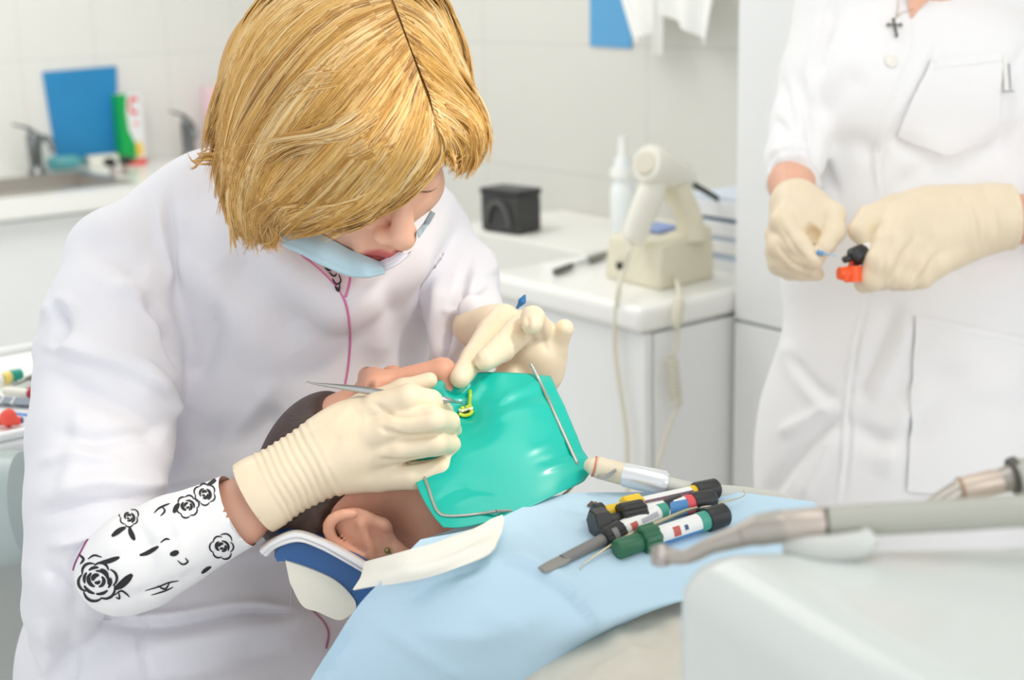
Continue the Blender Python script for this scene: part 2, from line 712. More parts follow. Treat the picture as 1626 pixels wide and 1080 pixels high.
for c, sz in (((cx, ys[0] - 0.012, 0.872), (wx + 0.07, 0.034, 0.005)), ((cx, ys[1] + 0.012, 0.872), (wx + 0.07, 0.034, 0.005)),
              ((xs[0] - 0.012, cy, 0.872), (0.034, wy, 0.005)), ((xs[1] + 0.012, cy, 0.872), (0.034, wy, 0.005))):
    mb.box(c, sz)
put('rim', mb, M_STEEL, t, smooth=False)
put('drain', MB().lathe((1.37, 4.07, 0.702), (1.37, 4.07, 0.708), [(0, 0.035), (1, 0.03)]), M_CHROME, t)


def tap(x, y, label, turn):
    t = thing('tap', label, 'tap', (x, y, 0.87), 'chrome taps of the sink')
    put('base', MB().lathe((x, y, 0.8695), (x, y, 0.905), [(0, 0.028), (0.3, 0.027), (0.5, 0.02), (1, 0.018)]), M_TAP, t)
    put('column', MB().lathe((x, y, 0.90), (x, y, 1.0), [(0, 0.019), (0.5, 0.021), (0.85, 0.023), (1, 0.016)]), M_TAP, t)
    c, s = math.cos(turn), math.sin(turn)
    put('spout', MB().tube([(x, y, 0.965), (x + c * 0.03, y + s * 0.03, 0.985), (x + c * 0.07, y + s * 0.07, 0.975), (x + c * 0.085, y + s * 0.085, 0.945)], 0.011, smooth=6), M_TAP, t)
    put('lever', MB().tube([(x, y, 1.0), (x - 0.02, y - 0.01, 1.015), (x - 0.065, y - 0.02, 1.03)], [0.011, 0.009, 0.006], flat=0.5, smooth=4), M_TAP, t)
    return t


tap(1.475, 4.30, 'chrome mixer tap left of the blue board', RAD(-70))
tap(1.985, 4.31, 'chrome mixer tap between the toothpaste box and the blonde hair', RAD(-100))
t = thing('drain_valve', 'low steel valve with two black knobs on the sink rim', 'valve', (1.65, 4.09, 0.8705))
put('base', MB().lathe((1.65, 4.09, 0.8695), (1.65, 4.09, 0.905), [(0, 0.028), (0.6, 0.026), (1, 0.02)]), M_STEEL, t)
for dx in (-0.026, 0.026):
    put('knob', MB().ball((1.65 + dx, 4.09, 0.912), (0.02, 0.02, 0.014)), M_BLACK, t)

tag(put('wall_board', MB().poly([(1.557, 4.397, 1.172), (1.796, 4.397, 1.178), (1.776, 4.397, 0.905), (1.572, 4.397, 0.9)], (0, -1, 0), 0.008), M_BLUE, smooth=False),
    'blue square board on the tiled wall above the sink', 'board')
mb = MB().tube([(1.53, 4.36, 0.8945), (1.545, 4.357, 0.8945), (1.61, 4.345, 0.8945), (1.628, 4.343, 0.8945)], [0.012, 0.022, 0.022, 0.014], n=18)
t = thing('soap_bottle', 'teal bottle lying at the back edge of the sink', 'bottle', (1.58, 4.35, 0.87))
put('body', mb, M_TEAL, t)
put('cap', MB().tube([(1.628, 4.343, 0.8945), (1.645, 4.34, 0.8945)], 0.0135, n=18), mat('dark_teal', (70, 130, 135), 0.4), t)
tag(put('soap_box', MB().box((1.70, 4.34, 0.889), (0.095, 0.05, 0.038), RAD(-4)), M_CREAM, bevel=0.005), 'small white box lying between the teal bottle and the toothpaste box', 'box')

# toothpaste box: green, white and red with a yellow patch
M_TP = [mat('box_white', (238, 238, 240), 0.35), mat('box_green', (0, 170, 80), 0.35), mat('box_red', (232, 70, 62), 0.35),
        mat('box_yellow', (246, 206, 90), 0.35), mat('box_pink', (245, 170, 165), 0.35)]
bx, by, bz = 1.792, 4.325, 0.87
w_, h_ = 0.078, 0.225
mb = MB().box((bx, by, bz + h_ / 2), (w_, 0.05, h_))
yf = by - 0.0254


def face(pts, mi):
    mb.poly([(bx + x * w_, yf, bz + z * h_) for x, z in pts], (0, -1, 0), 0.0006, mi)


mb.box((bx - w_ / 2 - 0.0004, by, bz + h_ / 2), (0.001, 0.05, h_), mi=1)
face([(-0.5, 1), (-0.12, 1), (-0.2, 0.75), (-0.16, 0.5), (0.08, 0.3), (0.1, 0.1), (0.0, 0.06), (-0.5, 0.06)], 1)
a = np.linspace(0.6, 5.3, 16)
pr = [(0.16 + 0.25 * math.cos(q), 0.83 + 0.13 * math.sin(q)) for q in a]
qr = [(0.16 + 0.15 * math.cos(q), 0.83 + 0.075 * math.sin(q)) for q in a]
for i in range(len(a) - 1):
    face([pr[i], pr[i + 1], qr[i + 1], qr[i]], 2)
face([(0.02, 0.58), (0.2, 0.61), (0.34, 0.58), (0.2, 0.54)], 4)
face([(0.06, 0.12), (0.40, 0.12), (0.40, 0.25), (0.30, 0.33), (0.16, 0.33), (0.08, 0.25)], 3)
face([(-0.5, 0.0), (0.5, 0.0), (0.5, 0.09), (-0.5, 0.06)], 2)
tag(put('toothpaste_box', mb, M_TP, smooth=False), 'green white and red toothpaste box standing on end beside the blue board', 'box')
M_PINK = mat('pink_pack', (246, 214, 220), 0.35, var=0.06, vscale=60)
mb = MB().box((2.095, 4.31, 0.985), (0.085, 0.055, 0.23))
mb.box((2.095, 4.2818, 1.05), (0.05, 0.001, 0.06), mi=1).box((2.10, 4.2818, 0.93), (0.04, 0.001, 0.04), mi=1)
tag(put('pink_package', mb, [M_PINK, mat('pink_print', (240, 160, 180), 0.4)], bevel=0.004), 'pale pink package on the sink worktop half hidden by blonde hair', 'package')

# ---------------------------------------------------------------- white base cabinet and its worktop on the right
t = thing('base_cabinet', 'white base cabinet carrying the curing light', 'cabinet', (1.87, 1.91, 0))
put('body', MB().box((1.867, 1.912, 0.455), (0.545, 0.412, 0.73)), M_CAB, t, smooth=False, bevel=0.002)
put('plinth', MB().box((1.88, 1.912, 0.045), (0.50, 0.40, 0.09)), M_CABD, t, smooth=False)
put('door', MB().box((1.5855, 1.9005, 0.455), (0.018, 0.415, 0.73)), M_CAB, t, smooth=False, bevel=0.003)
put('side_panel', MB().box((1.863, 1.698, 0.412), (0.530, 0.016, 0.812)), M_CAB, t, smooth=False, bevel=0.003)
tag(put('cabinet_worktop', MB().box((1.855, 1.905, 0.846), (0.59, 0.44, 0.046)), M_TOP, bevel=0.014, seg=4), 'thick white rounded worktop on the base cabinet right of the dentist', 'worktop')

# tall cupboard behind the assistant
t = thing('tall_cupboard', 'tall white cupboard behind the standing assistant', 'cupboard', (1.96, 1.543, 0))
put('body', MB().box((1.97, 1.543, 1.15), (0.35, 0.274, 2.3)), M_CAB, t, smooth=False, bevel=0.002)
put('door', MB().box((1.787, 1.543, 1.55), (0.016, 0.272, 1.464)), M_CAB, t, smooth=False, bevel=0.002)
put('door', MB().box((1.787, 1.543, 0.452), (0.016, 0.272, 0.718)), M_CAB, t, smooth=False, bevel=0.002)

# ---------------------------------------------------------------- black box on the ledge
mb = MB()
cc = onp(812, 366, 2, 0.8705)
t = thing('black_box', 'black plastic box on the ledge beside the base cabinet', 'box', cc)
R_ = Matrix.Rotation(RAD(22), 3, 'Z')
put('body', MB().box(cc + (0, 0, 0.0425), (0.075, 0.118, 0.085), RAD(8)), M_DARK, t, bevel=0.008)
put('lid', MB().box(cc + (0, 0, 0.089), (0.079, 0.122, 0.014), RAD(8)), M_BLACK, t, bevel=0.006)
arch = [np.array((-0.042, 0.035 * math.cos(q), 0.016 + 0.052 * math.sin(q))) for q in np.linspace(0, math.pi, 14)]
Rn = np.array(Matrix.Rotation(RAD(8), 3, 'Z'))
put('front_arch', MB().tube([cc + Rn @ q for q in arch], 0.006, n=8), mat('grey_plastic', (84, 84, 82), 0.4), t)

# ---------------------------------------------------------------- curing light: base with cradle, light gun
t = thing('charging_cradle', 'beige charging cradle with a curved cradle arm on the worktop', 'charger', (1.75, 1.835, 0.869))
bz = 0.8685
ctr = np.array([1.752, 1.838])
foot = [(-0.074, -0.076), (0.076, -0.064), (0.072, 0.082), (-0.064, 0.086)]
top = [(-0.066, -0.068), (0.074, -0.060), (0.070, 0.076), (-0.058, 0.080)]
mb = MB()
v = [(ctr[0] + x, ctr[1] + y, bz) for x, y in foot] + [(ctr[0] + x, ctr[1] + y, bz + (0.098 if x > 0 else 0.080)) for x, y in top]
mb.add(v, [(0, 1, 2, 3), (4, 5, 6, 7), (0, 1, 5, 4), (1, 2, 6, 5), (2, 3, 7, 6), (3, 0, 4, 7)])
put('base', mb, M_BEIGE, t, bevel=0.008, seg=4)
put('socket', MB().box((ctr[0] - 0.069, ctr[1] + 0.036, bz + 0.03), (0.006, 0.013, 0.013)), M_BLACK, t, bevel=0.001)
# curved cradle arm
arm = [P(1120, 372, 2.52), P(1112, 330, 2.53), P(1092, 305, 2.53), P(1066, 295, 2.53), P(1052, 300, 2.53)]
arm = [P(1098, 385, 2.53), P(1094, 350, 2.53), P(1080, 318, 2.53), P(1062, 300, 2.53)]
mb = MB().tube(arm, [0.032, 0.029, 0.028, 0.022], flat=0.72, smooth=8, n=20)
put('cradle_arm', mb, M_BEIGE, t)
put('cradle_rest', MB().tube([P(1048, 292, 2.53), P(1092, 308, 2.53)], [0.016, 0.018], n=18), M_BEIGE, t)
put('blue_tray', MB().box((ctr[0] + 0.012, ctr[1] + 0.02, bz + 0.092), (0.06, 0.07, 0.008)), mat('periwinkle', (140, 162, 214), 0.5), t, bevel=0.002, label='blue insert')
pf = P(1074, 452, 2.45)
put('cord', MB().tube([onp(1072, 442, 1, 1.765), onp(1077, 455, 1, 1.71), onp(1079, 478, 1, 1.672), onp(1077, 500, 1, 1.668), onp(1074, 545, 1, 1.668), onp(1067, 566, 1, 1.668)], 0.0042, smooth=8, n=8), M_BEIGE2, t)
put('cord_box', MB().tube([onp(1078, 474, 1, 1.664), onp(1078, 482, 1, 1.664), onp(1074, 512, 1, 1.664), onp(1073, 520, 1, 1.664)], [0.007, 0.0125, 0.0125, 0.006], flat=0.7, n=16), M_BEIGE2, t)
c0, c1 = onp(1067, 568, 1, 1.668), onp(1074, 640, 1, 1.668)
turns, pts = 11, []
for i in range(turns * 14 + 1):
    a = 2 * math.pi * i / 14
    pts.append(c0 + (c1 - c0) * i / (turns * 14) + np.array((math.cos(a), math.sin(a), 0)) * 0.0095)
put('coiled_cord', MB().tube(pts, 0.0022, n=6), M_BEIGE2, t)
put('cord', MB().tube([c1 + (0.009, 0, 0), onp(1064, 672, 1, 1.66), onp(1050, 718, 1, 1.66), onp(1041, 750, 1, 1.66), onp(1036, 800, 1, 1.66), onp(1040, 900, 1, 1.66)], 0.0032, smooth=8, n=8), M_BEIGE2, t)

t = thing('curing_light_gun', 'white pistol shaped curing light resting in the beige cradle', 'curing light', P(1010, 385, 2.49))
put('barrel', MB().tube([P(1026, 259, 2.44), P(1030, 260, 2.445), P(1036, 262, 2.455), P(1070, 277, 2.53), P(1086, 284, 2.57), P(1092, 287, 2.585)], [0.030, 0.0335, 0.034, 0.028, 0.022, 0.012], n=28), M_CREAM, t)
put('end_cap', MB().tube([P(1023.5, 257.5, 2.432), P(1026, 259, 2.44)], [0.018, 0.021], n=24), mat('cap_beige', (230, 224, 206), 0.4), t)
put('handle', MB().tube([P(1040, 285, 2.47), P(1030, 315, 2.47), P(1016, 350, 2.475), P(1006, 380, 2.48), P(1003, 388, 2.48)], [0.021, 0.0225, 0.021, 0.019, 0.012], flat=1.2, smooth=5, n=22), M_CREAM, t)
put('trigger', MB().tube([P(1046, 300, 2.50), P(1042, 312, 2.50)], [0.006, 0.006], n=10), M_CREAM, t)
put('light_guide', MB().tube([P(1090, 286, 2.58), P(1108, 297, 2.60), P(1140, 316, 2.62), P(1152, 330, 2.63)], [0.007, 0.0055, 0.005, 0.004], smooth=5, n=12), mat('guide_dark', (52, 58, 52), 0.2), t)
put('cord', MB().tube([P(1003, 386, 2.48), P(999, 400, 2.44), onp(990, 432, 0, 1.618), onp(984, 452, 0, 1.568), onp(978, 500, 0, 1.562), onp(977, 560, 0, 1.562), onp(985, 620, 0, 1.562), onp(995, 690, 0, 1.562), onp(997, 790, 0, 1.562), onp(1000, 900, 0, 1.562)], 0.0042, smooth=8, n=8), M_BEIGE2, t)

# bottle behind the curing light
t = thing('spray_bottle', 'translucent white bottle with a tall nozzle behind the curing light', 'bottle', onp(990, 375, 2, 0.869))
b0 = onp(990, 372, 2, 0.869)
put('body', MB().lathe(b0, b0 + (0, 0, 0.165), [(0, 0.024), (0.03, 0.0275), (0.55, 0.0285), (0.62, 0.026), (0.68, 0.022), (1, 0.018)]), mat('milky_plastic', (238, 243, 243), 0.3), t)
put('collar', MB().lathe(b0 + (0, 0, 0.125), b0 + (0, 0, 0.143), [(0, 0.0285), (1, 0.027)]), M_WHITE, t)
put('nozzle', MB().lathe(b0 + (0, 0, 0.143), b0 + (0, 0, 0.21), [(0, 0.016), (0.2, 0.012), (1, 0.0085)]), M_WHITE, t)

# stacked files right of the curing light
cols = [((238, 240, 244), 0.020), ((190, 206, 228), 0.012), ((244, 244, 246), 0.022), ((200, 212, 230), 0.010), ((240, 242, 246), 0.026), ((96, 118, 146), 0.008), ((236, 238, 242), 0.030), ((216, 226, 238), 0.010)]
z = 0.869
names = ['bottom white folder of the stack behind the curing light', 'pale blue folder low in the stack by the cupboard', 'white folder above the lowest pale blue one', 'thin blue folder in the middle of the stack',
         'white folder under the dark blue one', 'dark blue folder in the stack by the cupboard', 'thick white folder near the top of the stack', 'pale blue folder topmost of the stack by the cupboard']
for i, (c, h) in enumerate(cols):
    o = put('folder', MB().box((1.985 + 0.004 * (i % 2), 1.815 + 0.005 * ((i * 3) % 4 - 2), z + h / 2), (0.20, 0.17, h), RAD((i * 7) % 5 - 2)), mat('folder_%s' % 'abcdefgh'[i], c, 0.5), smooth=False, bevel=0.0015)
    tag(o, names[i], 'folder', 'folders stacked by the cupboard')
    z += h + 0.0003

# steel instrument lying on the worktop
t = thing('bur_handpiece', 'slim steel handpiece lying on the worktop left of the curing light', 'handpiece', onp(920, 418, 2, 0.869))
A_, B_, C_, D_ = [onp(x, y, 2, 0.877) for x, y in ((882, 432), (908, 422), (936, 413), (966, 403))]
put('body', MB().tube([C_, C_ * 0.5 + D_ * 0.5, D_], [0.008, 0.0075, 0.005], n=14), mat('dull_steel', (150, 150, 140), 0.35, metal=0.8), t)
put('neck', MB().tube([B_, C_], [0.0035, 0.0045], n=12), M_CHROME, t)
put('head', MB().tube([A_, B_], [0.007, 0.006], n=14), mat('dark_steel', (110, 108, 104), 0.35, metal=0.8), t)

# ---------------------------------------------------------------- blue sheet and towels on the right wall
tag(put('wall_sheet', MB().poly([onp(938, -40, 0, 2.149), onp(1010, -40, 0, 2.149), onp(1004, 77, 0, 2.149), onp(938, 73, 0, 2.149)], (-1, 0, 0), 0.003), M_BLUE2, smooth=False),
    'blue sheet on the right wall behind the hanging white towels', 'sheet')
HX = 2.075


def towel(label, quads, folds, seed):
    """gathered cloth: rows of (y, z) from the hook down, with deep folds"""
    r = np.random.default_rng(seed)
    quads = np.array(quads, float)
    top_, bot = spline(quads[0], 8), spline(quads[1], 8)
    n = len(top_)
    G = np.zeros((14, n, 3))
    ph = r.uniform(0, 6)
    for i in range(14):
        f = i / 13
        for j in range(n):
            y, z = top_[j] * (1 - f) + bot[j] * f
            G[i, j] = (HX + 0.012 * math.sin(folds * j / n * 6.283 + ph) * (0.4 + 0.6 * f), y, z)
    o = put('towel', MB().grid(G, th=0.003), M_TOWEL)
    return tag(o, label, 'towel', 'white towels on the right wall')


def yz(px, py):
    q = onp(px, py, 0, HX)
    return q[1], q[2]


towel('white towel with a pointed corner hanging left, over the blue sheet', [[yz(966, -70), yz(1000, -75), yz(1046, -75)], [yz(1004, 68), yz(1022, 58), yz(1044, 48)]], 1.5, 3)
towel('white towel with a pointed corner hanging right, nearest the cupboard', [[yz(1050, -75), yz(1090, -75), yz(1146, -70)], [yz(1052, 22), yz(1090, 45), yz(1124, 72)]], 2, 5)
towel('narrow white towel strip hanging between the two pointed towels', [[yz(1040, -75), yz(1047, -75), yz(1054, -75)], [yz(1041, 84), yz(1046, 88), yz(1051, 84)]], 0.7, 9)
y0, z0 = yz(1050, -74)
t = thing('towel_rail', 'rail carrying the white towels on the right wall', 'rail', (2.149, y0, z0))
put('bar', MB().tube([(HX, yz(950, -74)[0], z0 + 0.006), (HX, yz(1160, -74)[0], z0 + 0.006)], 0.006), M_CHROME, t)
for px in (956, 1152):
    yy = yz(px, -74)[0]
    put('bracket', MB().tube([(HX, yy, z0 + 0.006), (2.149, yy, z0 + 0.006)], 0.005), M_CHROME, t)

# ================================================================ helpers for people
def vnorm(V, Fc):
    n = np.zeros_like(V)
    a = np.cross(V[Fc[:, 2]] - V[Fc[:, 0]], V[Fc[:, 3]] - V[Fc[:, 1]])
    for i in range(4):
        for c in range(3):
            n[:, c] += np.bincount(Fc[:, i], weights=a[:, c], minlength=len(V))
    return n / (np.linalg.norm(n, axis=1)[:, None] + 1e-12)


def folds(V, Fc, lines, dmax=None):
    """soft cloth folds: [(picture points, height mm, width px above/left, width px below/right)]"""
    N = vnorm(V, Fc)
    if len(V):
        px = 813 + F * V[:, 0] / -V[:, 2]
        py = 540 - F * V[:, 1] / -V[:, 2]
    view = -V / np.linalg.norm(V, axis=1)[:, None]
    dot = (N * view).sum(1)
    if (dot > 0).mean() < 0.3:
        N, dot = -N, -dot
    fac = np.clip(dot * 2.0, 0, 1)
    D = np.zeros(len(V))
    for pts, h, w1, w2 in lines:
        q = spline(np.array([(a, b, 0.0) for a, b in pts]), 6)[:, :2]
        m = max(w1, w2) * 2.4
        s = np.where((px > q[:, 0].min() - m) & (px < q[:, 0].max() + m) & (py > q[:, 1].min() - m) & (py < q[:, 1].max() + m) & (fac > 0))[0]
        if not len(s):
            continue
        p = np.stack([px[s], py[s]], 1)
        best = np.full(len(s), 1e9)
        sg = np.zeros(len(s))
        tt = np.zeros(len(s))
        for i in range(len(q) - 1):
            a, b = q[i], q[i + 1]
            ab = b - a
            l2 = ab @ ab + 1e-9
            t = np.clip(((p - a) @ ab) / l2, 0, 1)
            dv = p - (a + t[:, None] * ab)
            d = np.hypot(dv[:, 0], dv[:, 1])
            c = ab[0] * dv[:, 1] - ab[1] * dv[:, 0]
            u = d < best
            best[u] = d[u]
            sg[u] = np.sign(c[u])
            tt[u] = (i + t[u]) / (len(q) - 1)
        w = np.where(sg < 0, w1, w2)
        env = np.clip(np.sin(np.pi * np.clip(tt * 0.94 + 0.03, 0, 1)) * 1.6, 0, 1)
        D[s] += h * 0.001 * env * np.exp(-(best / w) ** 2) * fac[s]
    return V + N * D[:, None]


def ripple(V, p, q, period, amp, t0, t1, waver=0.25, seed=1):
    """small rings around a limb whose axis runs p -> q in the picture"""
    p, q = np.array(p, float), np.array(q, float)
    d = (q - p) / np.linalg.norm(q - p)
    px = 813 + F * V[:, 0] / -V[:, 2]
    py = 540 - F * V[:, 1] / -V[:, 2]
    t = (px - p[0]) * d[0] + (py - p[1]) * d[1]
    s = -(px - p[0]) * d[1] + (py - p[1]) * d[0]
    env = np.clip((t - t0) / 15, 0, 1) * np.clip((t1 - t) / 20, 0, 1)
    ph = 2 * np.pi * t / period + waver * 6 * np.sin(s / 38.0 + seed) + 1.3 * np.sin(t / 31.0 + seed * 2) + 0.5 * np.sin(s / 15.0 + t / 23.0)
    return env * amp * 0.001 * np.sin(ph)


def solid(name, field, h, mats, parent, lines=None, post=None, smooth=1, mi=None, label=None, keep=None, extra=None, plane=None, feats=None):
    V, Fc = field.mesh(h, smooth)
    if lines:
        V = folds(V, Fc, lines)
    if post is not None:
        V = V + vnorm(V, Fc) * post(V)[:, None]
    if keep is not None:
        ok = keep(V)[Fc].all(1)
        Fc = Fc[ok]
        used = np.unique(Fc)
        mp = np.full(len(V), -1, np.int64)
        mp[used] = np.arange(len(used))
        V, Fc = V[used], mp[Fc]
    if plane is not None:
        sd = (V - plane[0]) @ plane[1]
        mv = sd > -plane[2]
        V[mv] = V[mv] - sd[mv][:, None] * plane[1]
    W = l2w(V)
    bvh = BVHTree.FromPolygons([tuple(x) for x in W], [tuple(int(i) for i in q) for q in Fc])
    m = mi(V)[Fc].max(1) if mi is not None else np.zeros(len(Fc), int)
    faces = [tuple(int(i) for i in q) for q in Fc]
    if extra is not None:
        ev, ef, em = extra(bvh)
        if len(ev):
            n = len(W)
            W = np.vstack([W, ev])
            faces += [tuple(i + n for i in q) for q in ef]
            m = np.concatenate([m, np.full(len(ef), em)])
    o = put(name, (W, faces, m), mats, parent, smooth='all', label=label)
    if feats is not None:
        for nm, fn in feats.items():
            at = o.data.attributes.new(nm, 'FLOAT', 'POINT')
            at.data.foreach_set('value', fn(V).astype(np.float32))
    return o, bvh


def pix_of(V):
    return 813 + F * V[:, 0] / -V[:, 2], 540 - F * V[:, 1] / -V[:, 2]


class Head:
    """a head in its own frame: x to the person's left, y to the crown, z to the face"""

    def __init__(s, px, py, d, f, u, sc=1.0):
        s.C = L(px, py, d)
        s.f = unit(f)
        u = np.asarray(u, float)
        s.u = unit(u - s.f * (u @ s.f))
        s.x = np.cross(s.u, s.f)
        s.R = np.stack([s.x, s.u, s.f], 1)
        s.s = sc
        s.tilt = 0.0

    def p(s, a, b, c):
        return s.C + s.R @ (np.array([a, b, c]) * s.s)

    def inv(s, V):
        return (V - s.C) @ s.R / s.s

    def build(s, Fd, ears=(1, -1), nose=1.0, crown=1.0):
        k = s.s
        E = lambda c, r, kk, op='u': Fd.ell(s.p(*c), np.array(r) * k, s.R, kk * k, op)
        Cc = lambda a, b, r1, r2, kk, op='u': Fd.cap(s.p(*a), s.p(*b), r1 * k, r2 * k, kk * k, None, op)
        E((0, 0.030, -0.018), (0.076, 0.088 * crown, 0.094 * (0.4 + 0.6 * crown)), 0.02)
        E((0, -0.030, 0.028), (0.060, 0.082, 0.062), 0.03)
        for m in (1, -1):
            Cc((0.05 * m, -0.055, 0.0), (0.012 * m, -0.103, 0.062), 0.019, 0.015, 0.025)
            E((0.040 * m, -0.028, 0.062), (0.022, 0.022, 0.018), 0.02)
            Cc((0.010 * m, 0.020, 0.086), (0.045 * m, 0.021, 0.069), 0.007, 0.007, 0.016)
        E((0, -0.103, 0.068), (0.017, 0.014, 0.015), 0.02)
        for m in (1, -1):
            E((0.032 * m, 0.001, 0.094), (0.017, 0.012, 0.014), 0.014, 's')
            E((0.031 * m, 0.0, 0.0765), (0.0135, 0.0125, 0.0125), 0.003)      # lowered lid
            Cc((0.019 * m, -0.004, 0.0865), (0.044 * m, -0.004, 0.078), 0.0016, 0.0012, 0.002)   # lash line
        Cc((0, 0.014, 0.086), (0, -0.030, 0.108 * nose), 0.0075, 0.0105, 0.012)
        E((0, -0.035, 0.108 * nose), (0.011, 0.010, 0.011), 0.008)
        for m in (1, -1):
            E((0.0125 * m, -0.040, 0.096), (0.0085, 0.0075, 0.010), 0.006)
            E((0.0065 * m, -0.048, 0.102), (0.0035, 0.004, 0.005), 0.003, 's')
        E((0, -0.068, 0.083), (0.026, 0.018, 0.012), 0.012)
        Cc((-0.019, -0.069, 0.087), (0, -0.0655, 0.0955), 0.0035, 0.0052, 0.005)
        Cc((0.019, -0.069, 0.087), (0, -0.0655, 0.0955), 0.0035, 0.0052, 0.005)
        Cc((-0.016, -0.0765, 0.087), (0.016, -0.0765, 0.087), 0.0045, 0.0045, 0.006)
        Cc((0, -0.0775, 0.0925), (0, -0.0775, 0.0935), 0.0055, 0.0055, 0.006)
        Cc((-0.022, -0.0712, 0.0935), (0.022, -0.0712, 0.0935), 0.0012, 0.0012, 0.003, 's')
        Cc((0, -0.06, -0.03), (0, -0.17, -0.045), 0.054, 0.056, 0.03)
        for m in ears:
            s.ear(Fd, m)

    def feats(s):
        def sm(e, w):
            return np.clip((1 - e) / w + 0.5, 0, 1)

        def lip(V):
            q = s.inv(V)
            e = np.sqrt((q[:, 0] / 0.0225) ** 2 + ((q[:, 1] + 0.0715 - 0.12 * np.abs(q[:, 0])) / 0.0100) ** 2)
            return sm(e, 0.25) * (q[:, 2] > 0.075)

        def dark(V):
            q = s.inv(V)
            a = np.abs(q[:, 0])
            lash = sm(np.abs(q[:, 1] + 0.0048) / 0.0020, 0.6) * (a > 0.017) * (a < 0.046)
            brow = 0.75 * sm(np.abs(q[:, 1] - 0.0225 + (a - 0.03) ** 2 * 3) / 0.0032, 0.7) * np.clip((a - 0.012) / 0.006, 0, 1) * np.clip((0.050 - a) / 0.008, 0, 1)
            return np.maximum(lash, brow) * (q[:, 2] > 0.06)
        return {'lip': lip, 'dark': dark}

    def ear(s, Fd, m):
        k = s.s
        ca, sa = math.cos(s.tilt), math.sin(s.tilt)
        Re = np.array([[1, 0, 0], [0, ca, -sa], [0, sa, ca]])
        R2 = s.R @ Re
        o = np.array((0, -0.006, -0.012))

        def q(x, y, z):
            return s.p(*(o + Re @ (np.array((x, y, z)) - o)))
        E = lambda c, r, kk, op='u': Fd.ell(q(*c), np.array(r) * k, R2, kk * k, op)
        ring = [(m * (0.083 + 0.006 * math.sin(a / 1.6 + 0.6)), 0.003 + 0.029 * math.sin(a), -0.014 + 0.019 * math.cos(a + 0.25)) for a in np.linspace(2.75 - math.pi * 0.62, 2.75 + math.pi * 0.72, 16)]
        E((0.079 * m, -0.002, -0.014), (0.006, 0.031, 0.019), 0.004)
        for a, b in zip(ring[:-1], ring[1:]):
            Fd.cap(q(*a), q(*b), 0.0040 * k, 0.0040 * k, 0.003 * k)
        E((0.089 * m, -0.004, -0.008), (0.0085, 0.016, 0.0095), 0.003, 's')
        E((0.090 * m, 0.016, -0.015), (0.0055, 0.009, 0.009), 0.003, 's')
        Fd.cap(q(0.084 * m, 0.012, -0.008), q(0.085 * m, -0.016, -0.022), 0.0026 * k, 0.003 * k, 0.004 * k)
        E((0.081 * m, -0.004, 0.004), (0.005, 0.007, 0.0045), 0.004)
        E((0.083 * m, -0.034, -0.006), (0.0055, 0.0100, 0.0088), 0.008)

    def lips(s, V):
        q = s.inv(V)
        e = (q[:, 0] / 0.022) ** 2 + ((q[:, 1] + 0.0715) / 0.0105) ** 2
        return (e < 1) & (q[:, 2] > 0.08)

    def lids(s, V):
        q = s.inv(V)
        a = np.abs(q[:, 0])
        return (a > 0.018) & (a < 0.045) & (np.abs(q[:, 1] + 0.0048) < 0.0020) & (q[:, 2] > 0.07)

    def brows(s, V):
        q = s.inv(V)
        a = np.abs(q[:, 0])
        return (a > 0.014) & (a < 0.048) & (np.abs(q[:, 1] - 0.0225 + (a - 0.03) ** 2 * 3) < 0.0032) & (q[:, 2] > 0.06)


def face_tint(m, lip, dark):
    nt = m.node_tree
    b = nt.nodes['Principled BSDF']
    src = b.inputs['Base Color'].links[0].from_socket
    for nm, col in (('lip', lip), ('dark', dark)):
        a = nt.nodes.new('ShaderNodeAttribute')
        a.attribute_name = nm
        mx = nt.nodes.new('ShaderNodeMix')
        mx.data_type = 'RGBA'
        nt.links.new(a.outputs['Fac'], mx.inputs['Factor'])
        nt.links.new(src, mx.inputs['A'])
        mx.inputs['B'].default_value = (*lin(col), 1)
        src = mx.outputs['Result']
    nt.links.new(src, b.inputs['Base Color'])


def ringcap(Fd, c, axis, rad, r, n=20, k=0.001, sq=1.0):
    """a rolled edge: ring round an axis"""
    ax_ = unit(axis)
    a = unit(np.cross(ax_, (0.1, 0.2, 1.0)))
    b = np.cross(ax_, a)
    pts = [c + rad * (a * math.cos(t) + b * sq * math.sin(t)) for t in np.linspace(0, 2 * math.pi, n + 1)]
    for p, q in zip(pts[:-1], pts[1:]):
        Fd.cap(p, q, r, r, k)


# ================================================================ materials of people and cloth
M_SKIN = mat('skin_fair', (229, 178, 152), 0.5, sss=0.15, var=0.05, vscale=30)
M_SKINP = mat('skin_patient', (220, 164, 138), 0.5, sss=0.12, var=0.06, vscale=40, bump=0.15, bscale=500)
M_LIP = mat('lips', (192, 92, 92), 0.4)
M_LASH = mat('lashes', (90, 62, 50), 0.7)
M_BROW = mat('eyebrow', (150, 108, 76), 0.8)
face_tint(M_SKIN, (196, 96, 94), (104, 74, 58))
face_tint(M_SKINP, (190, 100, 92), (104, 72, 56))
M_COAT = mat('white_cotton', (226, 226, 232), 0.85, bump=0.10, bscale=900, sheen=0.1)
M_COAT2 = mat('white_cotton_warm', (241, 241, 242), 0.85, bump=0.10, bscale=900, sheen=0.1)
M_PIPE = mat('pink_piping', (206, 118, 166), 0.6)
M_PRINT = mat('printed_cotton', (239, 239, 240), 0.85)
M_INK = mat('black_print', (38, 36, 40), 0.8)
M_GLOVE = mat('latex', (234, 218, 190), 0.42, sss=0.12, var=0.03, vscale=25)
M_MASK = mat('mask_blue', (186, 216, 228), 0.9, bump=0.15, bscale=700)
M_MASKW = mat('mask_white', (226, 226, 236), 0.9)
M_STRAP = mat('mask_strap', (170, 188, 200), 0.9)
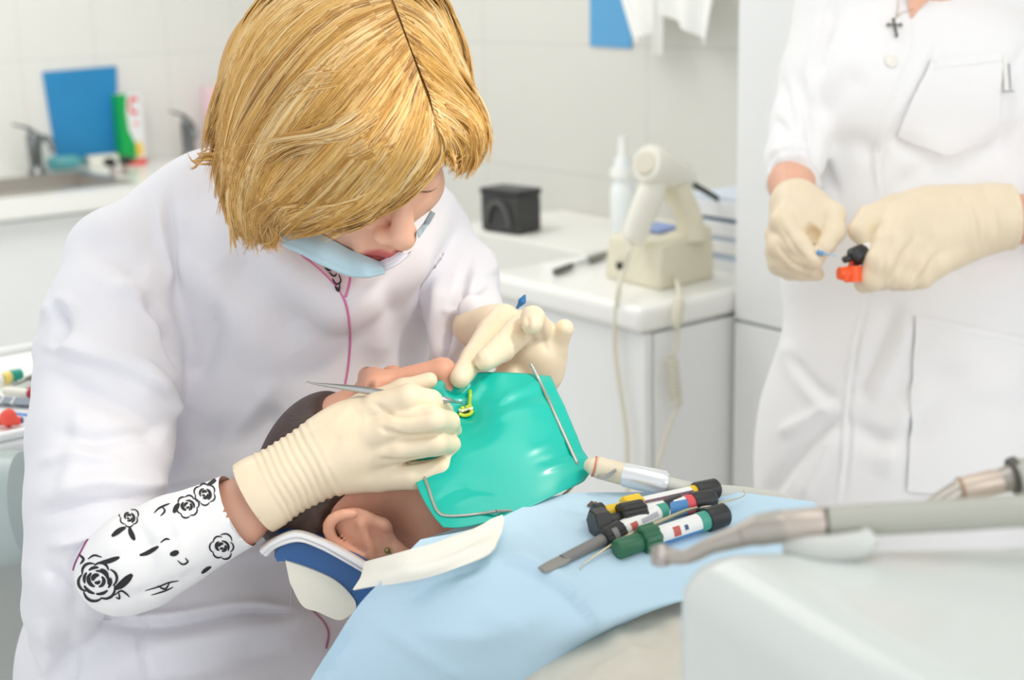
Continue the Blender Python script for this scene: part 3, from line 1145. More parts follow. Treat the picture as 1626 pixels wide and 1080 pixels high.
M_HAIR = [mat('hair_gold', (226, 180, 100), 0.42, spec=0.45), mat('hair_pale', (240, 204, 138), 0.42, spec=0.45), mat('hair_honey', (206, 156, 82), 0.45, spec=0.4),
          mat('hair_root', (168, 124, 76), 0.5, spec=0.3), mat('hair_cream', (248, 222, 170), 0.42, spec=0.45)]
M_HAIRB = mat('hair_under', (196, 148, 82), 0.55, spec=0.3)

# ================================================================ the dentist
DENT = thing('person', 'dentist with blonde bob in a white coat and latex gloves bent over the patient', 'person', (0.52, 1.32, 0.0))
HD = Head(566, 198, 1.275, (0.47, -0.74, 0.45), (0.28, 0.60, 0.75), 1.02)

fb = Field()
HD.build(fb, ears=())
fb.cap(HD.p(0, -0.06, -0.03), L(430, 345, 1.47), 0.052, 0.06, 0.03)
fb.pell(440, 500, 1.57, 205, 190, 0.10, 0.04)
fb.pell(420, 760, 1.56, 200, 300, 0.10, 0.04)
fb.pell(330, 1060, 1.54, 220, 190, 0.12, 0.04)
fb.chain([(430, 345, 1.48, 60), (185, 415, 1.46, 55), (165, 600, 1.41, 60), (168, 890, 1.31, 34), (280, 855, 1.275, 44), (370, 820, 1.268, 47), (450, 765, 1.265, 41), (540, 715, 1.265, 30)], 0.02)
fb.chain([(430, 345, 1.48, 60), (672, 386, 1.57, 48), (735, 510, 1.49, 38), (770, 522, 1.445, 26), (815, 540, 1.405, 20)], 0.02)
for m in (1, -1):                                   # seated legs down to the floor
    a = L(330 + m * 130, 1080, 1.54)
    kn = L(470 + m * 150, 1230, 1.36)
    fb.cap(a, kn, 0.075, 0.055, 0.04)
    w = l2w(kn)
    ft = np.array((w[0] - 0.04, w[1] + 0.03, 0.07))
    inv = np.linalg.inv(MWN[:3, :3])
    lo = lambda q: inv @ (np.asarray(q) - MWN[:3, 3])
    fb.cap(kn, lo(ft), 0.052, 0.035, 0.03)
    fb.cap(lo(ft - (0, 0, 0.032)), lo(ft + (0.05, -0.15, -0.035)), 0.038, 0.03, 0.02)


def mi_d(V):
    r = np.zeros(len(V), int)
    r[HD.lips(V)] = 1
    r[HD.lids(V)] = 2
    r[HD.brows(V)] = 3
    return r


_, B_DENT = solid('body', fb, 0.0025, M_SKIN, DENT, feats=HD.feats())

# ---- coat
fc = Field()
fc.pell(432, 500, 1.56, 258, 215, 0.132, 0.05)
fc.pell(415, 760, 1.555, 262, 320, 0.132, 0.05)
fc.pell(285, 1050, 1.50, 240, 250, 0.17, 0.05)
fc.chain([(405, 322, 1.49, 80), (300, 355, 1.49, 82), (190, 412, 1.46, 78)], 0.03)
fc.chain([(405, 322, 1.49, 82), (560, 342, 1.53, 78), (672, 378, 1.57, 73)], 0.03)
fc.pell(450, 330, 1.56, 170, 90, 0.08, 0.03)
fc.pell(470, 455, 1.47, 185, 105, 0.07, 0.04)
fc.chain([(330, 305, 1.47, 62), (400, 365, 1.42, 52), (470, 425, 1.405, 46), (545, 470, 1.405, 40)], 0.03)
fc.chain([(545, 470, 1.405, 40), (620, 400, 1.44, 52), (668, 345, 1.52, 62)], 0.03)
for m in (1, -1):
    a = L(330 + m * 130, 1080, 1.54)
    kn = L(470 + m * 150, 1230, 1.36)
    fc.cap(a, a + (kn - a) * 1.05, 0.10, 0.085, 0.06)
# her right sleeve
fc.chain([(190, 418, 1.455, 82), (178, 520, 1.42, 104), (172, 610, 1.39, 108), (160, 700, 1.355, 108), (148, 800, 1.32, 100), (122, 900, 1.31, 76), (100, 960, 1.33, 56), (92, 1010, 1.37, 46)], 0.02)
fc.chain([(66, 556, 1.385, 6), (150, 580, 1.34, 9), (230, 612, 1.335, 9), (284, 648, 1.36, 6)], 0.02)
# her left sleeve
fc.chain([(672, 378, 1.57, 73), (722, 445, 1.53, 68), (738, 500, 1.49, 58), (736, 560, 1.47, 50)], 0.012)
fc.chain([(738, 500, 1.49, 56), (768, 512, 1.45, 36)], 0.012)
CF = [
    # right sleeve
    ([(66, 548), (150, 572), (230, 600), (290, 640)], 7, 40, 8),
    ([(75, 590), (160, 625), (240, 665), (270, 690)], -6, 14, 30),
    ([(60, 500), (95, 480), (130, 500)], 4, 14, 14),
    ([(80, 470), (105, 520), (85, 560)], -5, 12, 12),
    ([(222, 470), (262, 520), (288, 590)], -9, 14, 10),
    ([(170, 455), (225, 475), (275, 540)], 6, 20, 14),
    ([(120, 385), (180, 400), (235, 440)], -5, 26, 22),
    ([(62, 800), (150, 770), (250, 772), (335, 752)], 5, 20, 10),
    ([(60, 815), (160, 796), (240, 790)], -5, 8, 16),
    ([(75, 870), (140, 850), (210, 815)], 6, 12, 12),
    ([(60, 735), (120, 725), (200, 735)], 3, 12, 12),
    ([(90, 690), (150, 700), (220, 690), (262, 700)], -4, 14, 14),
    ([(130, 640), (120, 720), (100, 790)], 3, 18, 18),
    ([(70, 900), (110, 930), (120, 980)], -4, 12, 12),
    # shoulder seam and chest
    ([(270, 300), (276, 380), (282, 470), (310, 560)], -4, 10, 14),
    ([(285, 320), (330, 400), (370, 480)], 5, 30, 40),
    ([(255, 320), (262, 400), (270, 460)], 4, 14, 10),
    ([(300, 600), (330, 560), (345, 480)], -5, 14, 22),
    ([(230, 400), (330, 430), (400, 500), (430, 600)], 5, 40, 60),
    ([(350, 420), (420, 470), (470, 560)], -6, 45, 45),
    ([(300, 700), (390, 690), (450, 650)], -8, 30, 30),
    ([(260, 740), (330, 720), (400, 660), (440, 600)], 5, 18, 26),
    ([(590, 470), (640, 520), (660, 580)], -4, 30, 40),
    ([(560, 440), (600, 500), (600, 580)], 5, 26, 30),
    ([(700, 300), (690, 400), (660, 500)], 4, 22, 22),
    # left sleeve
    ([(748, 410), (725, 480), (705, 540), (692, 600)], -9, 9, 9),
    ([(700, 440), (690, 520), (680, 600)], 5, 14, 10),
    ([(760, 470), (730, 490), (705, 498)], 6, 12, 8),
    ([(790, 430), (760, 455), (725, 470)], -5, 10, 10),
    ([(765, 370), (785, 420), (770, 450)], 4, 10, 10),
    ([(740, 540), (720, 575), (705, 600)], -4, 12, 12),
    # lower coat: pocket hem and skirt folds
    ([(150, 985), (260, 990), (380, 972), (455, 975)], -5, 6, 16),
    ([(140, 978), (260, 980), (380, 962), (460, 966)], 4, 12, 6),
    ([(200, 1040), (320, 1015), (440, 990), (500, 970)], 5, 26, 20),
    ([(180, 1080), (320, 1060), (460, 1020)], -6, 24, 24),
    ([(70, 980), (80, 1030), (75, 1080)], 5, 14, 20),
    ([(110, 1000), (115, 1050), (105, 1090)], -4, 14, 14),
    ([(230, 930), (225, 1000), (232, 1080)], -3, 8, 8),
    ([(330, 900), (400, 880), (450, 868)], 4, 12, 14),
]
COAT, B_COAT = solid('lab_coat', fc, 0.0033, M_COAT, DENT, lines=[(p_, h_ * 1.7, a_ * 0.85, b_ * 0.85) for p_, h_, a_, b_ in CF])


def line_on(name, bvh, pts, r, m, parent, lift=0.0, k=8, flat=1.0, label=None):
    q = trace(bvh, pts, k, lift)
    if len(q) > 2:
        return put(name, MB().tube(q, r, n=8, flat=flat), m, parent, label=label)


line_on('piping', B_COAT, [(478, 404), (505, 425), (530, 450), (545, 472), (553, 500), (556, 540), (553, 580), (548, 610)], 0.0013, M_PIPE, DENT)
line_on('piping', B_COAT, [(556, 432), (555, 450), (549, 472)], 0.0012, M_PIPE, DENT)
line_on('piping', B_COAT, [(457, 905), (470, 940), (492, 965), (512, 985), (522, 1005), (518, 1030)], 0.0012, mat('dark_piping', (170, 110, 140), 0.6), DENT)
# blouse in the neck opening
mbv = []
q = [(470, 398), (490, 412), (512, 431), (532, 450), (546, 470), (554, 448), (556, 430), (545, 420), (520, 410), (495, 400)]
pts = [hit(B_COAT, x, y, 0.0015)[0] for x, y in q]
pts = [p for p in pts if p is not None]
ctr = hit(B_COAT, 527, 428, 0.0015)[0]
if ctr is not None and len(pts) > 5:
    v = np.vstack([pts, [ctr]])
    n_ = len(pts)
    put('blouse_collar', (v, [(i, (i + 1) % n_, n_) for i in range(n_)]), mat('blouse', (222, 200, 208), 0.85), DENT)
    sv, sf = strokes(B_COAT, [([(515, 425), (522, 430), (530, 427), (536, 432)], 5), ([(522, 433), (530, 440), (535, 436)], 3), ([(528, 443), (534, 452), (541, 448), (538, 437)], 3), ([(532, 455), (538, 462), (540, 452)], 4), ([(525, 424), (538, 424), (545, 430)], 4)], 0.0026)
    if len(sv):
        put('blouse_print', (sv, sf), M_INK, DENT)
# front seam and pocket of the coat
for pts_ in ([(455, 880), (462, 930), (462, 972)], [(150, 984), (260, 986), (380, 969), (455, 972)]):
    line_on('seam', B_COAT, pts_, 0.0007, M_COAT, DENT)

# ---- printed cuff of the blouse sleeve
fs = Field()
fs.chain([(194, 904, 1.27, 74), (225, 888, 1.265, 75), (280, 858, 1.262, 70), (335, 832, 1.26, 60), (378, 811, 1.258, 55), (400, 800, 1.258, 54)], 0.012)
ends = (L(378, 811, 1.258), L(280, 858, 1.262))
axs = unit(ends[0] - ends[1])
ringcap(fs, ends[0], axs, 55.5 * 1.258 / F, 0.0016, 24, 0.002)


def rose(cx, cy, s, rot, seed, full=True):
    r = np.random.default_rng(seed)
    out = []
    ca, sa = math.cos(rot), math.sin(rot)

    def tr(p):
        return [(cx + s * (x * ca - y * sa), cy + s * (x * sa + y * ca)) for x, y in p]
    # outer petals
    n = 6
    for i in range(n):
        a0, a1 = 2 * math.pi * i / n + r.uniform(-.1, .1), 2 * math.pi * (i + 1.05) / n
        R0 = 0.9 + r.uniform(-.08, .12)
        p = [(R0 * (0.86 + 0.16 * math.sin(math.pi * t)) * math.cos(a0 + (a1 - a0) * t), R0 * (0.86 + 0.16 * math.sin(math.pi * t)) * math.sin(a0 + (a1 - a0) * t)) for t in np.linspace(0, 1, 5)]
        out.append((tr(p), s * 0.13))
        if full:
            p = [(R0 * 0.70 * math.cos(a0 + .5 + (a1 - a0) * t), R0 * 0.66 * math.sin(a0 + .5 + (a1 - a0) * t)) for t in np.linspace(0, .8, 4)]
            out.append((tr(p), s * 0.15))
    # heart of the rose: a broken spiral
    a = np.linspace(0, 4.2 * math.pi, 26)
    p = [((0.10 + 0.036 * q) * math.cos(q), (0.10 + 0.036 * q) * math.sin(q) * 0.9) for q in a]
    for i in range(0, 24, 5):
        out.append((tr(p[i:i + 5]), s * r.uniform(0.14, 0.26)))
    return out


def leaf(x0, y0, x1, y1, w):
    dx, dy = x1 - x0, y1 - y0
    nx, ny = -dy, dx
    return [([(x0, y0), (x0 + dx * .33 + nx * .05, y0 + dy * .33 + ny * .05), (x0 + dx * .7 + nx * .03, y0 + dy * .7 + ny * .03), (x1, y1)], w)]


INK = []
INK += rose(155, 921, 33, 0.3, 1) + leaf(182, 935, 210, 912, 12) + leaf(160, 893, 190, 885, 8)
INK += [([(182, 945), (192, 938), (200, 942), (206, 948)], 3), ([(184, 948), (190, 950), (188, 938)], 3)]
INK += rose(205, 822, 17, 1.0, 2, False) + leaf(200, 838, 178, 852, 8) + leaf(206, 838, 214, 858, 8)
INK += rose(298, 804, 20, 0.2, 3, False) + rose(325, 785, 19, 0.9, 4, False) + leaf(285, 800, 276, 815, 8) + leaf(330, 770, 345, 760, 6)
INK += rose(352, 868, 21, 0.5, 5, False) + leaf(335, 900, 320, 910, 6) + leaf(345, 905, 372, 890, 4)
INK += leaf(222, 882, 252, 868, 7) + leaf(270, 880, 284, 876, 9) + [([(282, 890), (290, 896), (298, 892), (294, 886)], 3), ([(255, 862), (263, 856), (270, 857)], 3)]
INK += [([(245, 815), (252, 808), (262, 803), (270, 800)], 3), ([(255, 820), (262, 812), (258, 805)], 3), ([(125, 880), (133, 888), (128, 896)], 4), ([(140, 888), (150, 882), (162, 885)], 3)]
INK += [([(230, 938), (250, 932), (268, 925), (284, 922)], 2.5), ([(250, 930), (262, 935), (270, 924)], 3), ([(240, 945), (262, 938), (275, 932)], 2.5)]
INK += [([(365, 822), (370, 835), (380, 848), (384, 856)], 4), ([(372, 818), (380, 832), (388, 845)], 3)]
CUFF, B_CUFF = solid('printed_sleeve', fs, 0.0024, [M_PRINT, M_INK], DENT,
                     lines=[([(200, 800), (240, 880), (232, 960)], -2, 10, 12), ([(265, 790), (290, 860), (285, 930)], 2, 12, 10), ([(180, 850), (300, 820), (380, 790)], 1.5, 10, 12),
                            ([(150, 960), (240, 940), (330, 900)], -2, 10, 10), ([(130, 900), (200, 880), (300, 846)], -1.5, 8, 8)],
                     keep=lambda V: ((V - ends[0]) @ axs) < 0.0005, plane=(ends[0], axs, 0.0024),
                     extra=lambda b: (*strokes(b, INK, 0.0005), 1))
line_on('cuff_piping', B_CUFF, [(214, 797), (180, 818), (148, 846), (128, 878), (117, 905), (116, 935), (124, 975)], 0.0013, mat('cuff_piping', (140, 70, 120), 0.6), DENT)

# ---- her right glove, holding the explorer
g = Field()
g.chain([(395, 796, 1.262, 60), (418, 782, 1.262, 58), (460, 757, 1.262, 53), (505, 732, 1.262, 51)], 0.01)
g.chain([(505, 732, 1.262, 51), (550, 708, 1.262, 58), (590, 694, 1.265, 56), (612, 694, 1.265, 52)], 0.02, flat=((0, 0, 1), 0.72))
g.chain([(555, 685, 1.262, 28), (600, 648, 1.252, 25), (650, 632, 1.240, 23), (684, 637, 1.248, 18), (706, 652, 1.278, 14)], 0.003)
g.chain([(520, 690, 1.275, 34), (575, 650, 1.28, 24), (640, 619, 1.28, 17), (682, 604, 1.283, 13)], 0.005)
g.chain([(570, 700, 1.255, 32), (632, 675, 1.238, 23), (688, 667, 1.230, 22), (713, 670, 1.25, 17), (722, 690, 1.28, 13)], 0.0028)
g.chain([(580, 722, 1.257, 30), (636, 712, 1.242, 22), (692, 704, 1.238, 20), (716, 706, 1.256, 15), (712, 722, 1.284, 13)], 0.0028)
g.chain([(545, 748, 1.262, 38), (600, 752, 1.262, 29), (655, 755, 1.252, 22), (702, 745, 1.252, 18), (724, 718, 1.262, 13.5)], 0.003)
ringcap(g, L(408, 789, 1.262), unit(L(460, 757, 1.262) - L(395, 796, 1.262)), 58 * 1.262 / F, 0.0016, 22)
gc, gd = L(404, 791, 1.262), unit(L(460, 757, 1.262) - L(395, 796, 1.262))
GF = [([(590, 640), (640, 662), (690, 652)], -3, 4, 4), ([(600, 678), (650, 694), (708, 686)], -3, 4, 4), ([(470, 690), (520, 680), (560, 640)], 1.2, 8, 6),
      ([(540, 690), (530, 710), (520, 740)], -1.2, 7, 7), ([(560, 640), (580, 660), (575, 700)], 0.8, 6, 6), ([(600, 650), (606, 700), (600, 745)], 1.0, 8, 10),
      ([(600, 728), (640, 734), (690, 726)], -3, 4, 4)]
solid('glove', g, 0.0017, M_GLOVE, DENT, lines=GF,
      post=lambda V: ripple(V, (395, 796), (600, 690), 13, 0.75, 30, 150, seed=2),
      keep=lambda V: ((V - gc) @ gd) > -0.0005, plane=(gc, -gd, 0.0017), label='latex glove on the hand holding the explorer')

# ---- her left glove
g = Field()
g.chain([(752, 520, 1.45, 34), (790, 525, 1.425, 38), (822, 540, 1.40, 42)], 0.012)
g.chain([(815, 545, 1.40, 44), (850, 558, 1.392, 44), (850, 590, 1.40, 44)], 0.02)
g.chain([(800, 508, 1.392, 26), (780, 530, 1.372, 24), (752, 570, 1.332, 21), (731, 600, 1.296, 17)], 0.003)
g.chain([(846, 522, 1.385, 24), (826, 524, 1.362, 24), (797, 553, 1.33, 22), (771, 572, 1.302, 17.5)], 0.0028)
g.chain([(868, 545, 1.39, 22), (855, 520, 1.362, 20), (846, 505, 1.338, 19), (845, 515, 1.315, 17)], 0.003)
g.chain([(862, 574, 1.392, 28), (880, 550, 1.380, 21), (896, 522, 1.366, 15.5)], 0.004)
g.chain([(830, 580, 1.395, 26), (800, 610, 1.37, 22), (780, 640, 1.345, 16)], 0.008)
solid('glove', g, 0.0017, M_GLOVE, DENT,
      lines=[([(836, 500), (838, 515), (834, 540)], -2, 5, 5), ([(870, 560), (862, 540), (858, 520)], -2, 5, 5), ([(745, 560), (765, 575), (770, 560)], -1, 5, 5), ([(790, 500), (806, 512), (800, 530)], 0.8, 6, 6)],
      label='latex glove on the hand pressing the green sheet')

# ---- face mask pulled under the chin
def fd(px, py, back):
    for k in range(6):
        h_, n_ = hit(B_DENT, px, py - 6 * k)
        if h_ is not None:
            return float(-(np.linalg.inv(MWN) @ np.append(h_, 1))[2]) - back
    return 1.28


top_ = [(447, 366), (480, 360), (515, 376), (550, 395), (580, 408), (602, 417)]
bot_ = [(449, 389), (478, 402), (510, 419), (554, 437), (585, 439), (611, 433)]
dt = [min(fd(x, y, 0.004), fd(u_, w_ - 8, 0.006), 1.30) for (x, y), (u_, w_) in zip(top_, bot_)]
for i in range(1, len(dt)):
    dt[i] = min(dt[i], dt[i - 1] + 0.02)
mk = []
for f in (0, 0.35, 0.7, 1.0):
    mk.append([L(t_[0] * (1 - f) + b_[0] * f, t_[1] * (1 - f) + b_[1] * f, d_ - 0.012 * math.sin(f * 2.4) + 0.002 * f) for t_, b_, d_ in zip(top_, bot_, dt)])
mk.append([L(b_[0] - 4, b_[1] - 8, d_ + 0.035) for b_, d_ in zip(bot_, dt)])
mk = patch(mk, 6, 6)
FM = put('face_mask', MB().grid(l2w(mk.reshape(-1, 3)).reshape(mk.shape), th=0.0012), M_MASK, DENT)
d0 = dt[-1]
mk = patch([[L(602, 417, d0), L(618, 409, d0 - 0.004), L(634, 401, d0 - 0.002)],
            [L(606, 424, d0 - 0.004), L(624, 416, d0 - 0.006), L(642, 402, d0 - 0.002)],
            [L(611, 429, d0 - 0.002), L(632, 418, d0 - 0.002), L(650, 403, d0 + 0.006)],
            [L(608, 428, d0 + 0.03), L(630, 414, d0 + 0.03), L(654, 398, d0 + 0.03)]], 8, 8)
put('mask_wing', MB().grid(l2w(mk.reshape(-1, 3)).reshape(mk.shape), th=0.0012), M_MASKW, FM)
st_ = [[(661, 368), (672, 354), (684, 334)], [(664, 378), (677, 361), (690, 338)]]
mk = patch([[L(x, y, min(fd(x - 4, y - 4, 0.002), 1.36)) for x, y in r_] for r_ in st_], 4, 6)
put('mask_fold', MB().grid(l2w(mk.reshape(-1, 3)).reshape(mk.shape), th=0.0012), M_STRAP, FM)
put('ear_strap', MB().tube([P(450, 384, dt[0] - 0.001), P(446, 366, dt[0]), P(452, 340, dt[0]), P(450, 305, dt[0])], 0.0022, smooth=5, n=8, flat=0.4), M_STRAP, FM)
mk = patch([[L(444, 354, dt[0]), L(456, 354, dt[0]), L(468, 360, dt[0] - .002)], [L(446, 384, dt[0]), L(452, 386, dt[0] - .002), L(462, 372, dt[0] - .004)]], 5, 5)
put('ear_strap', MB().grid(l2w(mk.reshape(-1, 3)).reshape(mk.shape), th=0.001), M_STRAP, FM)

# ---- hair
fh = Field()
fh.ell(HD.p(0, 0.024, -0.022), (0.088, 0.098, 0.104), HD.R, 0.03)
fh.pell(545, 120, 1.32, 155, 140, 0.11, 0.03)
fh.pell(440, 170, 1.325, 92, 150, 0.085, 0.03)
fh.pell(405, 270, 1.305, 62, 100, 0.06, 0.03)
fh.pell(690, 130, 1.32, 52, 120, 0.08, 0.03)
fh.chain([(735, 170, 1.285, 24), (748, 210, 1.272, 22), (745, 242, 1.27, 16)], 0.02)
fh.chain([(412, 335, 1.275, 30), (460, 328, 1.25, 30), (535, 318, 1.238, 28), (600, 296, 1.226, 26), (656, 252, 1.21, 24), (694, 222, 1.205, 18)], 0.02)
fh.pell(480, 270, 1.26, 105, 75, 0.045, 0.02)
fh.ell(HD.p(-0.028, 0.050, 0.062), (0.040, 0.036, 0.032), HD.R, 0.02)
fh.ell(HD.p(0.012, 0.058, 0.062), (0.030, 0.026, 0.030), HD.R, 0.02)
fh.chain([(395, 350, 1.29, 26), (415, 368, 1.285, 14)], 0.02)
HCAP, B_HAIR = solid('hair', fh, 0.003, M_HAIRB, DENT)

LEFT = [
    [(560, -60), (480, -45), (415, 0), (370, 80), (345, 170), (334, 235)],
    [(590, -50), (500, -30), (425, 20), (378, 110), (348, 200), (338, 250)],
    [(606, -25), (512, 0), (428, 70), (374, 170), (350, 260), (350, 322)],
    [(618, 0), (532, 30), (442, 120), (388, 215), (364, 290), (366, 350)],
    [(628, 22), (548, 70), (470, 150), (410, 240), (384, 310), (390, 372)],
    [(637, 43), (566, 100), (490, 190), (430, 270), (405, 330), (412, 384)],
    [(646, 66), (590, 130), (515, 220), (455, 290), (420, 340), (434, 388)],
    [(655, 90), (610, 160), (545, 245), (485, 305), (445, 340), (438, 368)],
    [(663, 113), (632, 185), (575, 265), (520, 322), (470, 352), (444, 364)],
    [(671, 136), (652, 200), (608, 278), (550, 333), (500, 356), (460, 366)],
    [(679, 158), (672, 218), (634, 285), (585, 333), (538, 354), (490, 364)],
    [(687, 180), (688, 230), (660, 286), (618, 326), (575, 348), (532, 358)],
    [(693, 197), (704, 232), (692, 266), (658, 302), (620, 328), (580, 348)],
]
RIGHT = [
    [(590, -60), (640, -55), (700, -10), (732, 60), (746, 115), (752, 165)],
    [(606, -40), (640, -30), (690, 20), (722, 80), (740, 130), (748, 170)],
    [(620, -10), (660, 10), (705, 60), (735, 120), (752, 165), (764, 205)],
    [(636, 30), (675, 60), (715, 105), (745, 150), (766, 195), (768, 240)],
    [(652, 75), (688, 105), (725, 140), (755, 178), (770, 215), (760, 258)],
    [(668, 115), (700, 140), (732, 165), (758, 195), (764, 235), (742, 280)],
    [(682, 150), (708, 168), (736, 188), (752, 215), (750, 250), (732, 276)],
    [(690, 185), (712, 195), (730, 210), (740, 235), (738, 258), (724, 270)],
    [(689, 189), (700, 203), (710, 220), (716, 238), (716, 254), (712, 266)],
    [(689, 192), (696, 206), (702, 222), (706, 236), (706, 250), (704, 262)],
]


IMW = np.linalg.inv(MWN)


def hair_depth(a, b):
    for k in range(5):
        h_, n_ = hit(B_HAIR, a, b, 0.0)
        if h_ is not None:
            return float(-(IMW @ np.append(h_, 1))[2])
        a += (560 - a) * 0.035
        b += (170 - b) * 0.035
    return None


def hair_strands(guides, clumps, per, wid, r, lift0=0.002, lift1=0.009):
    G = np.array([spline(np.array([(a, b, 0.0) for a, b in g_]), 3)[:, :2] for g_ in guides])
    ng, npt = G.shape[:2]
    tt = np.linspace(0, 1, npt)
    V, Fs, Ms = [], [], []
    n = 0

    def curve(w):
        w = min(max(w, 0), ng - 1.001)
        i = int(w)
        return G[i] * (1 - (w - i)) + G[i + 1] * (w - i)
    for c in range(clumps):
        w0 = r.uniform(-0.15, ng - 0.85)
        tone = r.choice(5, p=[0.36, 0.24, 0.24, 0.05, 0.11])
        amp = r.normal(0, 8.5)
        ph = r.uniform(0, 6.28)
        fr = r.uniform(3, 7)
        lc = r.uniform(lift0, lift1)
        end = r.uniform(0.72, 1.0) if r.random() < 0.6 else 1.0
        st = r.uniform(0.0, 0.25) if r.random() < 0.15 else 0.0
        flick = r.normal(0, 7, 2)
        drift = r.normal(0, 0.5)
        for s_ in range(per):
            off = r.normal(0, wid)
            rt = abs(r.normal(0, 0.06)) if r.random() < 0.3 else 0
            q = np.array([curve(w0 + drift * t + off * (1 - 0.6 * t))[k] for k, t in enumerate(tt)])
            T = np.gradient(q, axis=0)
            T /= np.linalg.norm(T, axis=1)[:, None] + 1e-9
            N = np.stack([-T[:, 1], T[:, 0]], 1)
            q = q + N * (amp * np.sin(fr * tt + ph) * tt + r.normal(0, 1.6) * tt)[:, None] + flick[None, :] * (tt ** 3)[:, None]
            sel = (tt >= st) & (tt <= end + r.uniform(-0.06, 0.02))
            q = q[sel]
            t2 = tt[sel]
            if len(q) < 4:
                continue
            pts = []
            last = None
            for (a, b), t in zip(q, t2):
                d = hair_depth(a, b)
                if d is None:
                    if last is None:
                        continue
                    d = last
                else:
                    d -= lc * (0.45 + 0.55 * math.sin(math.pi * min(1, t * 1.1))) + 0.0025 * r.random()
                if last is not None:
                    d = min(max(d, last - 0.02), last + 0.014)
                last = d
                pts.append(L(a, b, last))
            if len(pts) > 4:
                pts = np.array(pts)
                pts[1:-1] = 0.25 * pts[:-2] + 0.5 * pts[1:-1] + 0.25 * pts[2:]
                pts = list(l2w(pts))
            if len(pts) < 4:
                continue
            p = np.array(pts)
            m = len(p)
            rad = r.uniform(0.00022, 0.00045) * np.clip(1.15 - np.linspace(0, 1, m) ** 3 * 0.95, 0.15, 1)
            T = np.gradient(p, axis=0)
            T /= np.linalg.norm(T, axis=1)[:, None] + 1e-12
            vw = p - np.array(CO)
            vw /= np.linalg.norm(vw, axis=1)[:, None]
            A = np.cross(T, vw)
            A /= np.linalg.norm(A, axis=1)[:, None] + 1e-12
            B = np.cross(T, A)
            ring = np.stack([p + A * rad[:, None], p - B * rad[:, None] * np.sign((B * vw).sum(1))[:, None], p - A * rad[:, None]], 1)
            V.append(ring.reshape(-1, 3))
            to = tone if r.random() < 0.6 else r.choice(5, p=[0.36, 0.26, 0.22, 0.03, 0.13])
            for i in range(m - 1):
                tm = 3 if t2[i] < rt else to
                for j in range(3):
                    j2 = (j + 1) % 3
                    Fs.append((n + i * 3 + j, n + i * 3 + j2, n + (i + 1) * 3 + j2, n + (i + 1) * 3 + j))
                    Ms.append(tm)
            n += m * 3
    return np.vstack(V), Fs, Ms


v1, f1, m1 = hair_strands(LEFT, 560, 22, 0.10, np.random.default_rng(3))
v2, f2, m2 = hair_strands(RIGHT, 230, 20, 0.10, np.random.default_rng(4))
EXTRA = [[(345, 262), (325, 262), (308, 262), (300, 254)], [(345, 250), (328, 248), (312, 256), (304, 262)], [(350, 240), (332, 236), (318, 244), (306, 250)]]
v3, f3, m3 = hair_strands(EXTRA, 8, 8, 0.2, np.random.default_rng(5))
LOOSE = [
    [(560, 90), (480, 110), (420, 190), (330, 215)], [(600, 120), (520, 200), (430, 215), (345, 238)], [(610, 165), (540, 215), (450, 235), (380, 300)],
    [(640, 200), (560, 250), (470, 240), (400, 285)], [(650, 225), (560, 285), (480, 275), (420, 320)], [(600, 250), (520, 290), (440, 300), (370, 345)],
    [(620, 275), (540, 310), (460, 315), (400, 372)], [(570, 300), (500, 330), (440, 330), (415, 380)], [(640, 270), (570, 318), (500, 330), (438, 352)]]
v4, f4, m4 = hair_strands(LOOSE, 60, 12, 0.16, np.random.default_rng(8), 0.006, 0.011)
WISP = [[(380, 240), (360, 310), (368, 360), (376, 392)], [(400, 280), (385, 340), (396, 378), (392, 398)], [(430, 300), (420, 350), (430, 385), (432, 402)], [(450, 310), (436, 350), (440, 372), (438, 392)]]
v5, f5, m5 = hair_strands(WISP, 40, 14, 0.22, np.random.default_rng(9), 0.002, 0.006)
VV = np.vstack([v1, v2, v3, v4, v5])
n3 = len(v3)
n4 = len(v4)
n1, n2 = len(v1), len(v2)
FF = f1 + [tuple(i + n1 for i in q) for q in f2] + [tuple(i + n1 + n2 for i in q) for q in f3]
FF += [tuple(i + n1 + n2 + n3 for i in q) for q in f4] + [tuple(i + n1 + n2 + n3 + n4 for i in q) for q in f5]
put('hair_strands', (VV, FF, m1 + m2 + m3 + m4 + m5), M_HAIR, HCAP, smooth='all')

# ================================================================ the patient
PAT = thing('person', 'reclining patient with dark brown hair, face under the green sheet', 'person', (0.72, 0.8, 0.6))
HP = Head(586, 753, 1.350, (0.30, 0.88, 0.36), (-0.93, 0.24, 0.20), 1.13)
fp = Field()
HP.tilt = 0.55
HP.build(fp, ears=(-1,), crown=0.58)
fp.pell(415, 935, 1.36, 62, 78, 0.25, 0.02, 0, 's')
inv3 = np.linalg.inv(MWN[:3, :3])


def W2L(q):
    return inv3 @ (np.asarray(q, float) - MWN[:3, 3])


